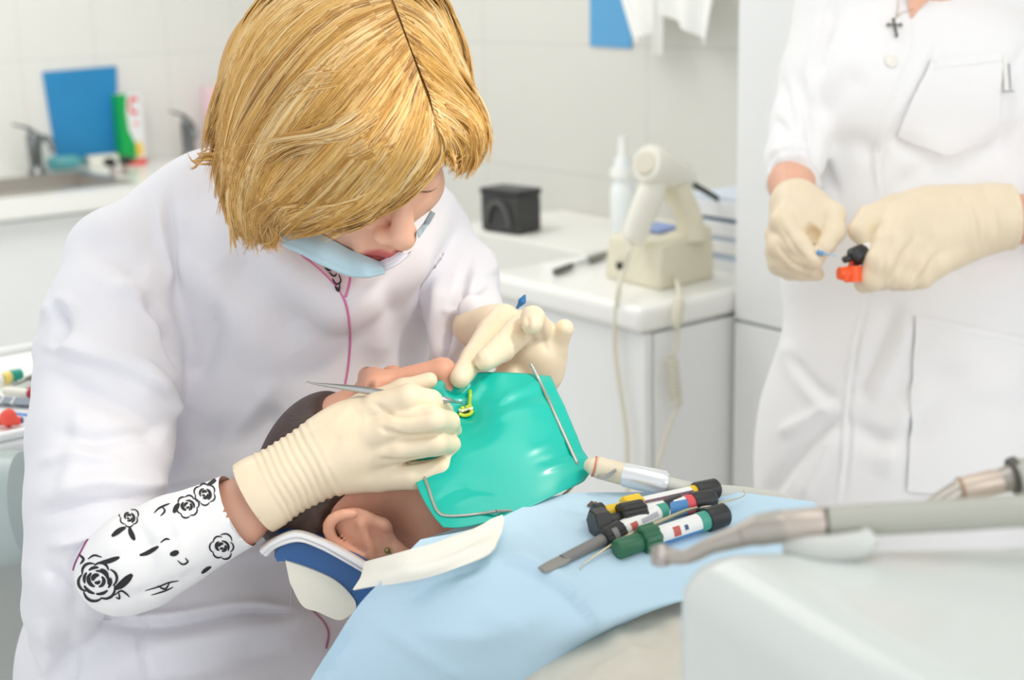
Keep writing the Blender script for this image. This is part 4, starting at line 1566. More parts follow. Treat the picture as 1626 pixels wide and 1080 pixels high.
ck = HP.p(0, -0.15, -0.055)
chest = np.array((0.76, 0.62, 0.80))
fp.cap(ck, W2L((0.72, 0.86, 0.855)), 0.05, 0.062, 0.03)
fp.ell(W2L((0.735, 0.68, 0.80)), (0.175, 0.22, 0.095), (MWN[:3, :3].T), 0.04)
fp.ell(W2L((0.74, 0.30, 0.77)), (0.15, 0.30, 0.085), (MWN[:3, :3].T), 0.04)
fp.cap(W2L((0.55, 0.76, 0.80)), W2L((0.52, 0.42, 0.72)), 0.05, 0.042, 0.03)
fp.cap(W2L((0.92, 0.76, 0.80)), W2L((0.97, 0.42, 0.74)), 0.05, 0.042, 0.03)
for m in (-1, 1):
    fp.cap(W2L((0.74 + 0.085 * m, 0.10, 0.76)), W2L((0.74 + 0.09 * m, -0.36, 0.74)), 0.08, 0.058, 0.03)
    fp.cap(W2L((0.74 + 0.09 * m, -0.36, 0.74)), W2L((0.74 + 0.09 * m, -0.78, 0.66)), 0.057, 0.04, 0.03)
    fp.cap(W2L((0.74 + 0.09 * m, -0.80, 0.665)), W2L((0.74 + 0.10 * m, -0.86, 0.78)), 0.038, 0.03, 0.02)


def mi_p(V):
    r = np.zeros(len(V), int)
    r[HP.lips(V)] = 1
    r[HP.lids(V)] = 2
    r[HP.brows(V)] = 2
    return r


_, B_PAT = solid('body', fp, 0.0025, M_SKINP, PAT, feats=HP.feats())
M_DHAIR = mat('dark_hair', (62, 42, 34), 0.45, var=0.3, vscale=120, bump=0.4, bscale=300)
fh2 = Field()
fh2.ell(HP.p(0, 0.040, -0.019), np.array((0.081, 0.054, 0.079)) * 1.13, HP.R, 0.02)
fh2.ell(HP.p(0, 0.000, 0.070), np.array((0.066, 0.056, 0.050)) * 1.13, HP.R, 0.012, 's')
fh2.ell(HP.p(-0.083, -0.004, -0.002), np.array((0.030, 0.036, 0.026)) * 1.13, HP.R, 0.008, 's')
fh2.ell(HP.p(-0.045, -0.03, -0.065), np.array((0.030, 0.040, 0.022)) * 1.13, HP.R, 0.02)
fh2.pell(415, 935, 1.36, 68, 84, 0.25, 0.02, 0, 's')
PH, B_PH = solid('hair', fh2, 0.0025, M_DHAIR, PAT)
# earring
e0 = HP.p(-0.090, -0.042, -0.004)
eh = hit(B_PAT, 617, 874, 0.003)[0]
ew = eh if eh is not None else l2w(e0)
mb = MB().ball(ew, 0.0028, 10)
for k in range(7):
    a = k * 0.9
    mb.ball(ew + np.array((0.003 * math.cos(a), 0.003 * math.sin(a), -0.004 - 0.0018 * k)), 0.0019, 8)
put('earring', mb, mat('green_gold', (150, 150, 96), 0.3, metal=0.7), PAT)
# top worn under the drape
ft = Field()
ft.ell(W2L((0.735, 0.67, 0.805)), (0.188, 0.235, 0.113), (MWN[:3, :3].T), 0.04)
ft.ell(W2L((0.74, 0.30, 0.775)), (0.162, 0.31, 0.104), (MWN[:3, :3].T), 0.04)
ft.cap(W2L((0.55, 0.76, 0.80)), W2L((0.52, 0.42, 0.72)), 0.062, 0.054, 0.03)
ft.cap(W2L((0.92, 0.76, 0.80)), W2L((0.97, 0.42, 0.74)), 0.062, 0.054, 0.03)
TOPF = [([(960, 985), (1000, 1030), (1030, 1050)], 4, 12, 16), ([(930, 1080), (980, 1050), (1060, 1030)], 3, 10, 12), ([(1000, 1000), (1040, 990), (1060, 1000)], -3, 10, 10)]
solid('top', ft, 0.004, mat('beige_knit', (214, 209, 196), 0.95, bump=0.35, bscale=420, var=0.05, vscale=25), PAT, lines=TOPF)

# ---------------------------------------------------------------- dental chair
CH = thing('dental_chair', 'dental chair with a blue upholstered headrest under the patient', 'dental chair', (0.72, 0.3, 0))
M_UPH = mat('blue_upholstery', (38, 92, 152), 0.4, spec=0.5)
M_SHELL = mat('cream_shell', (216, 214, 202), 0.45)


def hprof(pts, d, back, name, m, bevel):
    """slab whose near edge has the outline pts, running level away from the camera"""
    p = np.array([P(x, y, d) for x, y in pts])
    dirw = unit(np.array((0.45, 0.85, 0.0)))
    return put(name, MB().poly(p, dirw, back), m, CH, bevel=bevel, seg=4)


q = spline(np.array([(436, 884, 0), (446, 868, 0), (472, 862, 0), (505, 870, 0), (545, 889, 0), (586, 914, 0), (606, 944, 0), (590, 972, 0), (566, 968, 0), (556, 944, 0), (530, 922, 0), (490, 904, 0), (452, 892, 0), (440, 892, 0)]), 5)[:, :2]
HRP = q
hprof([(a, b) for a, b in q], 1.235, 0.20, 'headrest', M_UPH, 0.0)
q2 = spline(np.array([(453, 891, 0), (490, 903, 0), (530, 921, 0), (556, 944, 0), (565, 966, 0), (540, 985, 0), (505, 972, 0), (480, 962, 0), (460, 925, 0)]), 5)[:, :2]
hprof([(a, b) for a, b in q2], 1.232, 0.20, 'headrest_shell', M_SHELL, 0.0)
put('backrest', MB().box((0.74, 0.50, 0.66), (0.44, 0.80, 0.09)), M_UPH, CH, bevel=0.03, seg=5)
put('seat', MB().box((0.74, -0.38, 0.60), (0.46, 1.0, 0.10)), M_UPH, CH, bevel=0.03, seg=5)
put('base', MB().box((0.74, -0.1, 0.05), (0.42, 0.7, 0.10)), M_SHELL, CH, bevel=0.03, seg=4)
put('column', MB().box((0.74, -0.1, 0.33), (0.22, 0.30, 0.50)), M_SHELL, CH, bevel=0.03, seg=4)
# plastic cover over the headrest
fm = [[(414, 874, 1.245), (436, 858, 1.24), (470, 846, 1.235), (510, 858, 1.232), (550, 878, 1.23), (590, 902, 1.228)],
      [(418, 880, 1.24), (438, 866, 1.232), (472, 855, 1.228), (508, 866, 1.226), (548, 888, 1.225), (588, 911, 1.224)],
      [(424, 884, 1.236), (440, 870, 1.228), (473, 861, 1.224), (506, 871, 1.222), (546, 892, 1.221), (587, 916, 1.22)]]
fm = [[(x, y, d + 0.10) for x, y, d in [(422, 858, 1.24), (440, 849, 1.24), (474, 841, 1.24), (512, 852, 1.24), (552, 874, 1.24), (590, 898, 1.24)]]] + fm
G = patch([[l2w(L(*c)) for c in r] for r in fm], 6, 8)
o = put('headrest_cover', MB().grid(G, th=0.0015), mat('cloudy_film', (222, 222, 224), 0.3, spec=0.6), None)
tag(o, 'whitish plastic cover pulled over the blue headrest under the patient', 'cover')

# ---------------------------------------------------------------- light blue drape
M_DRAPE = mat('drape_blue', (192, 220, 238), 0.9, bump=0.12, bscale=800)
net = [
    [(668, 858, .955), (760, 838, .960), (880, 789, .962), (1010, 783, .962), (1150, 782, .962), (1292, 798, .955)],
    [(650, 876, .952), (756, 862, .955), (880, 832, .957), (1010, 824, .957), (1150, 822, .957), (1320, 846, .950)],
    [(610, 918, .944), (725, 904, .950), (860, 884, .952), (990, 874, .952), (1110, 872, .950), (1330, 900, .940)],
    [(572, 958, .918), (690, 952, .930), (815, 935, .938), (930, 928, .940), (1040, 920, .938), (1220, 935, .930)],
    [(540, 1004, .885), (655, 1004, .902), (770, 1000, .912), (870, 985, .920), (955, 988, .920), (1080, 954, .925)],
    [(505, 1060, .845), (612, 1062, .862), (715, 1060, .872), (810, 1052, .880), (890, 1038, .888), (955, 1012, .893)],
    [(474, 1115, .80), (585, 1120, .82), (690, 1122, .832), (780, 1118, .84), (858, 1105, .85), (918, 1085, .855)],
]
G = patch([[onp(x, y, 2, z) for x, y, z in r] for r in net], 14, 14)
DF = [([(792, 882), (850, 905), (905, 940), (960, 1000)], 4, 22, 7), ([(790, 885), (760, 915), (720, 930)], 3, 10, 14), ([(600, 985), (680, 1040), (740, 1080)], 2.5, 9, 14),
      ([(560, 1000), (530, 1040), (520, 1080)], -3, 10, 10), ([(880, 815), (1000, 845), (1080, 850)], 1.5, 9, 9), ([(640, 960), (700, 920), (780, 900)], -3, 12, 14),
      ([(820, 830), (860, 860), (870, 900)], -2, 12, 12), ([(750, 960), (820, 1000), (850, 1060)], 1.5, 12, 20), ([(880, 800), (930, 812), (1000, 806)], -2, 8, 8),
      ([(660, 1000), (720, 1010), (800, 1010)], 1, 12, 12)]
gv = (G.reshape(-1, 3) - MWN[:3, 3]) @ MWN[:3, :3]
a_, b_ = G.shape[:2]
gf = np.array([(i * b_ + j, i * b_ + j + 1, (i + 1) * b_ + j + 1, (i + 1) * b_ + j) for i in range(a_ - 1) for j in range(b_ - 1)])
G = l2w(folds(gv, gf, [(p_, h_ * 1.8, w_, x_) for p_, h_, w_, x_ in DF])).reshape(a_, b_, 3)
DR = put('surgical_drape', MB().grid(G, th=0.0008), M_DRAPE, None)
tag(DR, 'light blue paper drape over the chest of the reclining patient', 'drape')
dv = G.reshape(-1, 3)
B_DR = BVHTree.FromPolygons([tuple(x) for x in dv], [tuple(int(i) for i in q) for q in gf])
# blue under-layer by the jaw, seen left of the towel
G = patch([[P(672, 858, 1.285), P(740, 836, 1.27), P(800, 822, 1.25)], [P(690, 872, 1.25), P(745, 856, 1.245), P(806, 845, 1.235)]], 5, 8)
tag(put('neck_bib', MB().grid(G, th=0.001), M_DRAPE), 'strip of blue bib at the jaw between green sheet and white towel', 'bib')
# scrap of green sheet beside the towel
G = patch([[P(770, 880, 1.20), P(784, 868, 1.20)], [P(776, 886, 1.195), P(790, 874, 1.195)]], 4, 4)

# white paper towel
M_PAPER = mat('paper_towel', (242, 240, 230), 0.95, bump=0.2, bscale=500)
def dd(px, py):
    h_, n_ = hit(B_DR, px, py)
    return None if h_ is None else float(-(np.linalg.inv(MWN) @ np.append(h_, 1))[2])


net = [
    [(582, 893), (640, 878), (700, 862), (755, 842), (797, 820)],
    [(578, 906), (638, 892), (705, 874), (765, 852), (800, 828)],
    [(573, 922), (640, 908), (712, 890), (772, 868), (796, 848)],
    [(562, 938), (640, 924), (715, 906), (768, 886), (786, 872)],
]
base = [[1.205, 1.205, 1.205, 1.20, 1.20], [1.196, 1.190, 1.190, 1.19, 1.195], [1.186, 1.180, 1.178, 1.182, 1.19], [1.178, 1.170, 1.170, 1.178, 1.188]]
for i in range(4):
    for j in range(5):
        x, y = net[i][j]
        z = min([q_ for q_ in (dd(x, y), dd(x + 22, y + 3), dd(x + 10, y + 12)) if q_ is not None], default=None)
        net[i][j] = (x, y, base[i][j] if z is None else min(base[i][j], z - 0.010) - (0.010 if j < 3 else 0.0))
G = patch([[l2w(L(*c)) for c in r] for r in net], 8, 10)
gv = (G.reshape(-1, 3) - MWN[:3, 3]) @ MWN[:3, :3]
a_, b_ = G.shape[:2]
gf = np.array([(i * b_ + j, i * b_ + j + 1, (i + 1) * b_ + j + 1, (i + 1) * b_ + j) for i in range(a_ - 1) for j in range(b_ - 1)])
G = l2w(folds(gv, gf, [([(566, 930), (640, 912), (720, 892), (790, 855)], 4, 7, 9), ([(700, 868), (760, 850), (795, 825)], 3, 8, 8), ([(600, 900), (620, 910), (650, 912)], -1.5, 8, 8)])).reshape(a_, b_, 3)
tag(put('paper_towel', MB().grid(G, th=0.0014), M_PAPER), 'folded white paper towel lying between the ear of the patient and the blue drape', 'paper towel')

# ---------------------------------------------------------------- green dental dam on its wire frame
DAM = thing('dental_dam', 'glossy green rubber sheet stretched on a wire frame over the mouth', 'dental dam', P(800, 715, 1.27))
M_DAM = mat('green_latex', (0, 184, 168), 0.28, spec=0.5, coat=0.25)
net = [
    [(688, 607, 1.300), (722, 597, 1.306), (758, 592, 1.312), (800, 592, 1.316), (838, 594, 1.322), (874, 598, 1.332)],
    [(672, 648, 1.290), (712, 633, 1.292), (752, 628, 1.300), (800, 626, 1.296), (845, 626, 1.302), (888, 628, 1.312)],
    [(660, 690, 1.276), (700, 672, 1.280), (738, 664, 1.288), (795, 662, 1.276), (855, 662, 1.280), (904, 664, 1.294)],
    [(654, 728, 1.262), (698, 714, 1.258), (750, 706, 1.255), (806, 702, 1.254), (866, 704, 1.262), (922, 708, 1.278)],
    [(664, 776, 1.236), (706, 774, 1.232), (760, 766, 1.232), (820, 756, 1.234), (880, 744, 1.246), (938, 740, 1.262)],
    [(686, 816, 1.214), (720, 814, 1.212), (770, 806, 1.214), (826, 792, 1.220), (882, 776, 1.234), (930, 760, 1.256)],
    [(704, 838, 1.200), (734, 838, 1.200), (780, 828, 1.204), (836, 808, 1.214), (886, 784, 1.232), (920, 768, 1.254)],
]
G = patch([[l2w(L(*c)) for c in r] for r in net], 12, 12)
gv = (G.reshape(-1, 3) - MWN[:3, 3]) @ MWN[:3, :3]
a_, b_ = G.shape[:2]
gf = np.array([(i * b_ + j, i * b_ + j + 1, (i + 1) * b_ + j + 1, (i + 1) * b_ + j) for i in range(a_ - 1) for j in range(b_ - 1)])
DMF = [([(768, 600), (752, 625), (740, 655)], 2.2, 9, 9), ([(712, 600), (722, 622), (745, 618), (758, 596)], -2.5, 9, 9),
       ([(790, 640), (830, 618), (880, 604)], 1.2, 6, 6), ([(775, 655), (830, 632), (892, 622)], -0.9, 6, 6), ([(770, 668), (840, 648), (905, 645)], 0.8, 7, 7),
       ([(830, 720), (880, 702), (920, 690)], 1.0, 5, 6), ([(850, 738), (890, 724), (930, 712)], -0.9, 5, 5), ([(855, 750), (900, 735), (936, 728)], 0.9, 5, 5),
       ([(720, 800), (760, 790), (800, 796)], 0.8, 5, 5), ([(690, 800), (720, 780), (745, 775)], -0.8, 6, 6), ([(740, 640), (742, 655), (738, 668)], -3, 14, 14)]
G = l2w(folds(gv, gf, DMF)).reshape(a_, b_, 3)
put('sheet', MB().grid(G, th=0.0006), M_DAM, DAM, smooth='all')
gg = G.reshape(-1, 3)
B_DAM = BVHTree.FromPolygons([tuple(x) for x in gg], [tuple(int(i) for i in q) for q in gf])
fr = [P(843, 578, 1.318)] + [hit(B_DAM, x, y, 0.0012)[0] for x, y in ((856, 606), (876, 650), (896, 694), (915, 736))]
fr2 = [hit(B_DAM, x, y, 0.0012)[0] for x, y in ((672, 752), (681, 776), (688, 798), (697, 815), (712, 821), (740, 820), (765, 817))] + [P(788, 812, 1.205)]
fr = [x for x in fr if x is not None]
fr2 = [x for x in fr2 if x is not None]
# the wire runs on behind the sheet
under = [fr[-1], P(922, 750, 1.268), P(900, 782, 1.246), P(850, 808, 1.224), fr2[-1]]
put('wire_frame', MB().tube(np.array(fr), 0.0017, n=10, smooth=4).tube(np.array(fr2), 0.0015, n=10, smooth=4).tube(np.array(under), 0.0015, n=8, smooth=4), mat('frame_wire', (196, 198, 190), 0.25, metal=0.85), DAM)
# scrap of the sheet under the towel
put('sheet_corner', MB().grid(patch([[P(768, 878, 1.199), P(786, 866, 1.199)], [P(775, 884, 1.190), P(793, 872, 1.190)]], 4, 4), th=0.0006), M_DAM, DAM)

# tooth and clamp
tc = hit(B_DAM, 736, 655, 0.002)[0]
CL = thing('dental_clamp', 'yellow green clamp round a tooth in the green sheet', 'clamp', tc)
M_CLAMP = mat('clamp_yellow', (206, 222, 60), 0.3)
px2w = lambda x, y, b=0.003: hit(B_DAM, x, y, b)[0]
put('jaw', MB().tube([px2w(726, 659), px2w(736, 663), px2w(748, 661), px2w(753, 654)], 0.0017, smooth=4, n=8), M_CLAMP, CL)
put('jaw', MB().tube([px2w(727, 649, .005), px2w(738, 645, .005), px2w(752, 647, .005)], 0.0016, smooth=4, n=8), M_CLAMP, CL)
put('bow', MB().tube([px2w(746, 645, .004), px2w(747, 632, .004), px2w(748, 624, .003)], 0.0018, smooth=4, n=8), mat('bow_green', (150, 200, 60), 0.3), CL)
mb = MB()
for x, y in ((731, 653), (740, 651), (748, 650)):
    mb.ball(px2w(x, y, .003), (0.0034, 0.0034, 0.0022), 10)
tag(put('tooth', mb, mat('enamel', (246, 242, 222), 0.25)), 'pale tooth showing through the hole in the green sheet', 'tooth')
mb = MB()
for x, y in ((729, 656.5), (739, 656), (748, 654)):
    mb.ball(px2w(x, y, .0035), (0.0020, 0.0016, 0.0010), 8)
put('notch', mb, mat('notch_dark', (90, 74, 30), 0.5), CL)

# explorer in her hand: runs from the tail left of the hand to the tooth
t = thing('dental_explorer', 'slim steel dental instrument held in the gloved right hand', 'dental instrument', P(600, 620, 1.25))
M_INST = mat('instrument_steel', (186, 188, 188), 0.22, metal=0.9)
pts = [P(487, 606, 1.27), P(498, 609, 1.268), P(530, 613, 1.262), P(575, 619, 1.255), P(620, 626, 1.25), P(700, 634, 1.25), P(722, 638, 1.262), P(735, 641, 1.275), P(739, 648, 1.28)]
put('shaft', MB().tube(np.array(pts), [0.0006, 0.0009, 0.0020, 0.0034, 0.0034, 0.0030, 0.0014, 0.0008, 0.0005], smooth=5, n=12), M_INST, t)
put('tail_hook', MB().tube([P(487, 606, 1.27), P(484, 609, 1.27)], [0.0007, 0.0004], n=8), M_INST, t)

# applicator behind her left hand
t = thing('applicator', 'small blue applicator stick between the fingers of the left glove', 'applicator', P(824, 488, 1.40))
put('stick', MB().tube([P(812, 512, 1.405), P(820, 492, 1.40), P(826, 480, 1.398)], 0.0016, n=8), mat('applicator_blue', (62, 118, 176), 0.4), t)
put('tip', MB().tube([P(824, 486, 1.399), P(829, 478, 1.397), P(834, 468, 1.396)], [0.0018, 0.0042, 0.0008], n=10, smooth=3), mat('applicator_tip', (24, 104, 168), 0.4), t)

# ---------------------------------------------------------------- suction handpiece
t = thing('suction_handpiece', 'beige suction handpiece with a white sleeve and grey hose by the green sheet', 'suction handpiece', P(1000, 757, 1.235))
put('nozzle', MB().tube([P(934, 738, 1.25), P(944, 741, 1.245), P(952, 743, 1.245), P(1000, 756, 1.235)], [0.006, 0.0085, 0.0098, 0.0098], n=20, smooth=4), mat('nozzle_beige', (226, 214, 190), 0.35), t)
put('ring', MB().tube([P(942.5, 740.5, 1.245), P(944.5, 741, 1.245)], 0.0094, n=20), mat('ring_orange', (206, 110, 80), 0.5), t)
put('lever', MB().tube([P(950, 757, 1.232), P(962, 757, 1.228), P(978, 746, 1.225)], [0.003, 0.0032, 0.0024], flat=0.6, smooth=4, n=10), M_INST, t)
put('sleeve', MB().tube([P(992, 754, 1.237), P(993, 754, 1.237), P(1056, 768, 1.222), P(1058, 768.5, 1.222)], [0.0095, 0.0108, 0.0112, 0.0095], n=22), mat('sleeve_white', (228, 232, 236), 0.2, metal=0.35), t)
put('hose', MB().tube([P(1056, 768, 1.222), P(1090, 776, 1.222), P(1130, 781, 1.23), P(1190, 786, 1.25), P(1250, 800, 1.27), P(1320, 850, 1.28), P(1380, 960, 1.28)], 0.0068, smooth=6, n=14), mat('hose_grey', (206, 206, 198), 0.4), t)

# ---------------------------------------------------------------- composite syringes on the drape
def ondr(px, py, h=0.0):
    q, n = hit(B_DR, px, py, 0.0)
    return q + np.array((0, 0, h))


M_LAB = mat('label_white', (238, 238, 236), 0.4)
M_GRN = mat('band_green', (70, 160, 140), 0.4)
M_RED = mat('band_red', (226, 84, 92), 0.4)
M_YEL = mat('yellow_plastic', (238, 200, 40), 0.4)
M_PUR = mat('purple_label', (120, 92, 104), 0.4)
M_DGRN = mat('dark_green_plastic', (44, 104, 74), 0.35)
M_BLUEL = mat('label_blue', (80, 140, 196), 0.4)
M_RPAT = mat('label_red_patch', (196, 92, 84), 0.4)
M_GREYP = mat('grey_tool', (128, 126, 124), 0.5)


def seg(name, a, b, u, v, prof, m, t, n=20):
    """turned piece between fractions u and v of the axis a-b"""
    return put(name, MB().lathe(a + (b - a) * u, a + (b - a) * v, prof, n=n), m, t)


def mark(a, b, u, v, rad, ang0, ang1, m, t, name='label_mark'):
    """printed patch on the barrel"""
    d = unit(b - a)
    up = unit(np.array((0, 0, 1.0)) - d * d[2])
    sd = np.cross(d, up)
    G = []
    for f in np.linspace(u, v, 3):
        c = a + (b - a) * f
        G.append([c + rad * 1.015 * (up * math.sin(q) + sd * math.cos(q)) for q in np.linspace(RAD(ang0), RAD(ang1), 8)])
    return put(name, MB().grid(np.array(G), th=0.00012), m, t)


def fluted(name, a, b, r, m, t, n=9, depth=0.12):
    d = unit(b - a)
    up = unit(np.array((0, 0, 1.0)) - d * d[2])
    sd = np.cross(d, up)
    N = n * 6
    ang = np.linspace(0, 2 * math.pi, N, endpoint=False)
    rr = r * (1 - depth * (np.cos(ang * n) > 0.45))
    v = []
    for f, s_ in ((0, .86), (0.08, 1), (0.92, 1), (1, .86)):
        c = a + (b - a) * f
        v += [c + rr[i] * s_ * (up * math.sin(ang[i]) + sd * math.cos(ang[i])) for i in range(N)]
    f_ = [(k * N + i, k * N + (i + 1) % N, (k + 1) * N + (i + 1) % N, (k + 1) * N + i) for k in range(3) for i in range(N)]
    f_ += [tuple(range(N - 1, -1, -1)), tuple(3 * N + i for i in range(N))]
    mb = MB()
    mb.add(v, f_)
    return put(name, mb, m, t, angle=25)


GS = 'filling syringes lying on the blue drape'
# yellow syringe, farthest
a, b = ondr(944, 838, 0.011), ondr(1140, 794, 0.011)
t = thing('composite_syringe', 'yellow collared syringe with black cap and purple label, farthest on the drape', 'syringe', a, GS)
seg('nozzle_cap', a, b, 0.0, 0.07, [(0, .0085), (.1, .0098), (.9, .0098), (1, .009)], M_BLACK, t)
seg('neck', a, b, 0.07, 0.23, [(0, .0062), (.6, .0062), (1, .006)], M_YEL, t)
fluted('collar', a + (b - a) * .23, a + (b - a) * .37, .0105, M_YEL, t)
seg('barrel', a, b, 0.37, 0.80, [(0, .0066), (1, .0066)], M_PUR, t)
mark(a, b, .38, .80, .0066, 50, 150, M_LAB, t)
seg('band', a, b, 0.77, 0.82, [(0, .0072), (1, .0072)], M_YEL, t)
seg('end_cap', a, b, 0.81, 1.0, [(0, .0088), (.06, .0094), (.9, .0090), (1, .0068)], M_BLACK, t)
# black syringe with the red band
a, b = ondr(940, 852, 0.011), ondr(1134, 810, 0.010)
t = thing('composite_syringe', 'white syringe with black fluted collar and red band, second from the back', 'syringe', a, GS)
seg('nozzle_cap', a, b, 0.0, 0.13, [(0, .0108), (.1, .0125), (.9, .0122), (1, .009)], M_BLACK, t, 6)
seg('neck', a, b, 0.12, 0.24, [(0, .0055), (1, .0055)], M_BLACK, t)
fluted('collar', a + (b - a) * .22, a + (b - a) * .42, .0125, M_BLACK, t)
seg('barrel', a, b, 0.42, 0.80, [(0, .0078), (1, .0078)], M_LAB, t)
mark(a, b, .60, .76, .0078, -60, 60, M_BLUEL, t)
mark(a, b, .44, .60, .0078, 100, 170, mat('label_grey', (190, 196, 200), 0.4), t)
seg('band', a, b, 0.75, 0.82, [(0, .0082), (1, .0082)], M_RED, t)
seg('end_cap', a, b, 0.815, 1.0, [(0, .0092), (.06, .0096), (.9, .0092), (1, .0072)], M_BLACK, t)
# grey tipped syringe in front
a, b = ondr(860, 916, 0.0055), ondr(1083, 817, 0.013)
t = thing('composite_syringe', 'slim syringe with long flat grey tip and black ribbed collar on the drape', 'syringe', a, GS)
d_ = unit(b - a)
put('flat_tip', MB().tube([a, a + (b - a) * .03, a + (b - a) * .13, a + (b - a) * .17], [.0052, .0064, .0068, .0050], flat=0.42, n=16), mat('tip_grey', (146, 144, 138), 0.5), t)
seg('tip_shaft', a, b, 0.14, 0.46, [(0, .0044), (1, .0052)], M_GREYP, t)
fluted('collar', a + (b - a) * .42, a + (b - a) * .55, .0098, M_BLACK, t, n=14, depth=.05)
mark(a, b, .455, .49, .0098, -30, 60, M_GREYP, t, 'collar_band')
seg('barrel', a, b, 0.55, 0.82, [(0, .0078), (.5, .0078), (1, .0070)], M_LAB, t)
mark(a, b, .585, .63, .0078, -25, 45, M_RPAT, t)
mark(a, b, .66, .78, .0076, 10, 40, mat('label_text', (176, 178, 186), 0.5), t)
seg('band', a, b, 0.81, 0.87, [(0, .0074), (1, .0070)], M_GRN, t)
seg('end_cap', a, b, 0.865, 1.0, [(0, .0072), (.1, .0074), (.85, .0066), (1, .0045)], M_BLACK, t)
# green capped syringe
a, b = ondr(978, 888, 0.008), ondr(1154, 835, 0.011)
t = thing('composite_syringe', 'syringe with dark green cap and collar, black end, nearest to the white unit', 'syringe', a, GS)
seg('nozzle_cap', a, b, 0.0, 0.24, [(0, .0072), (.08, .0086), (.8, .0080), (1, .0070)], M_DGRN, t)
fluted('collar', a + (b - a) * .22, a + (b - a) * .36, .0125, M_DGRN, t, n=8)
seg('barrel', a, b, 0.36, 0.80, [(0, .0078), (1, .0080)], M_LAB, t)
mark(a, b, .38, .80, .0079, -70, -20, M_BLUEL, t)
mark(a, b, .47, .53, .0080, -10, 50, M_RPAT, t)
mark(a, b, .57, .60, .0080, 10, 40, mat('label_dot', (60, 90, 130), 0.5), t)
seg('band', a, b, 0.73, 0.82, [(0, .0084), (1, .0084)], M_GRN, t)
seg('end_cap', a, b, 0.81, 1.0, [(0, .0098), (.06, .0102), (.88, .0098), (1, .0070)], M_BLACK, t)

# double ended probe
a = [ondr(921, 908, 0.001), ondr(926, 902, 0.003), ondr(960, 884, 0.006), ondr(1000, 866, 0.009), ondr(1090, 828, 0.010), ondr(1120, 822, 0.010), ondr(1178, 803, 0.008), ondr(1180, 795, 0.010)]
t = thing('dental_probe', 'thin double ended steel probe lying between the two front syringes', 'dental instrument', a[3])
put('shaft', MB().tube(np.array(a), [.0003, .0005, .0011, .0017, .0017, .0012, .0005, .0003], smooth=5, n=10), mat('probe_steel', (206, 196, 166), 0.3, metal=0.7), t)
a, b = ondr(936, 801, 0.0008), ondr(955, 806, 0.0008)
mb = MB()
w = unit(np.cross(b - a, (0, 0, 1))) * 0.006
mb.poly([a - w, b - w, b + w, a + w], (0, 0, 1), 0.0008)
mb.poly([a * .7 + b * .3 - w * .9, a * .5 + b * .5 - w * .9, a * .5 + b * .5 + w * .9, a * .7 + b * .3 + w * .9], (0, 0, 1), 0.0011, 1)
mb.poly([a * .35 + b * .65 - w * .9, a * .2 + b * .8 - w * .9, a * .2 + b * .8 + w * .9, a * .35 + b * .65 + w * .9], (0, 0, 1), 0.0011, 1)
tag(put('adhesive_tab', mb, [mat('tab_brown', (92, 76, 70), 0.5), mat('tab_tan', (140, 104, 84), 0.5)], smooth=False), 'tiny brown striped tab on the blue drape by the yellow syringe', 'tab')

# ================================================================ the assistant
AS = thing('person', 'assistant standing in a white coat, gloved hands holding a small black bottle', 'person', (1.58, 1.22, 0.0))
HA = Head(1475, -330, 1.86, (-0.35, -0.45, 0.83), (0, 0.9, 0.3), 1.0)
fa = Field()
HA.build(fa, ears=(1, -1))
D0 = 1.93
fa.cap(HA.p(0, -0.09, -0.03), L(1480, -40, 1.93), 0.052, 0.055, 0.03)
fa.pell(1475, 160, 2.0, 140, 165, 0.08, 0.05)
fa.pell(1455, 430, 1.98, 140, 190, 0.085, 0.05)
fa.pell(1440, 690, 1.98, 150, 190, 0.09, 0.04)
fa.chain([(1480, -10, 1.95, 50), (1322, 20, 1.97, 34), (1294, 120, 1.965, 28), (1276, 200, 1.94, 25), (1258, 252, 1.905, 25), (1257, 290, 1.86, 32), (1264, 330, 1.80, 30)], 0.02)
fa.chain([(1480, -10, 1.95, 50), (1655, 20, 2.0, 44), (1705, 250, 1.96, 44), (1690, 355, 1.86, 40), (1620, 348, 1.78, 34), (1560, 345, 1.76, 32)], 0.02)
for m in (-1, 1):
    hip = W2L(np.array((1.60, 1.205, 0.78)) + m * np.array((0.06, -0.05, 0)))
    kn = W2L(np.array((1.60, 1.19, 0.45)) + m * np.array((0.075, -0.055, 0)))
    an = W2L(np.array((1.60, 1.20, 0.08)) + m * np.array((0.075, -0.055, 0)))
    to = W2L(np.array((1.50, 1.10, 0.035)) + m * np.array((0.085, -0.065, 0)))
    fa.cap(hip, kn, 0.072, 0.054, 0.03)
    fa.cap(kn, an, 0.056, 0.036, 0.03)
    fa.cap(an, to, 0.036, 0.03, 0.03)
solid('body', fa, 0.0036, M_SKIN, AS, feats=HA.feats())
fah = Field()
fah.ell(HA.p(0, 0.045, -0.03), (0.086, 0.090, 0.096), HA.R, 0.03)
fah.ell(HA.p(0, -0.02, -0.06), (0.075, 0.07, 0.06), HA.R, 0.03)
fah.ell(HA.p(0, -0.01, 0.08), (0.055, 0.075, 0.05), HA.R, 0.02, 's')
solid('hair', fah, 0.004, mat('brown_hair', (110, 76, 50), 0.5, var=0.25, vscale=120), AS)

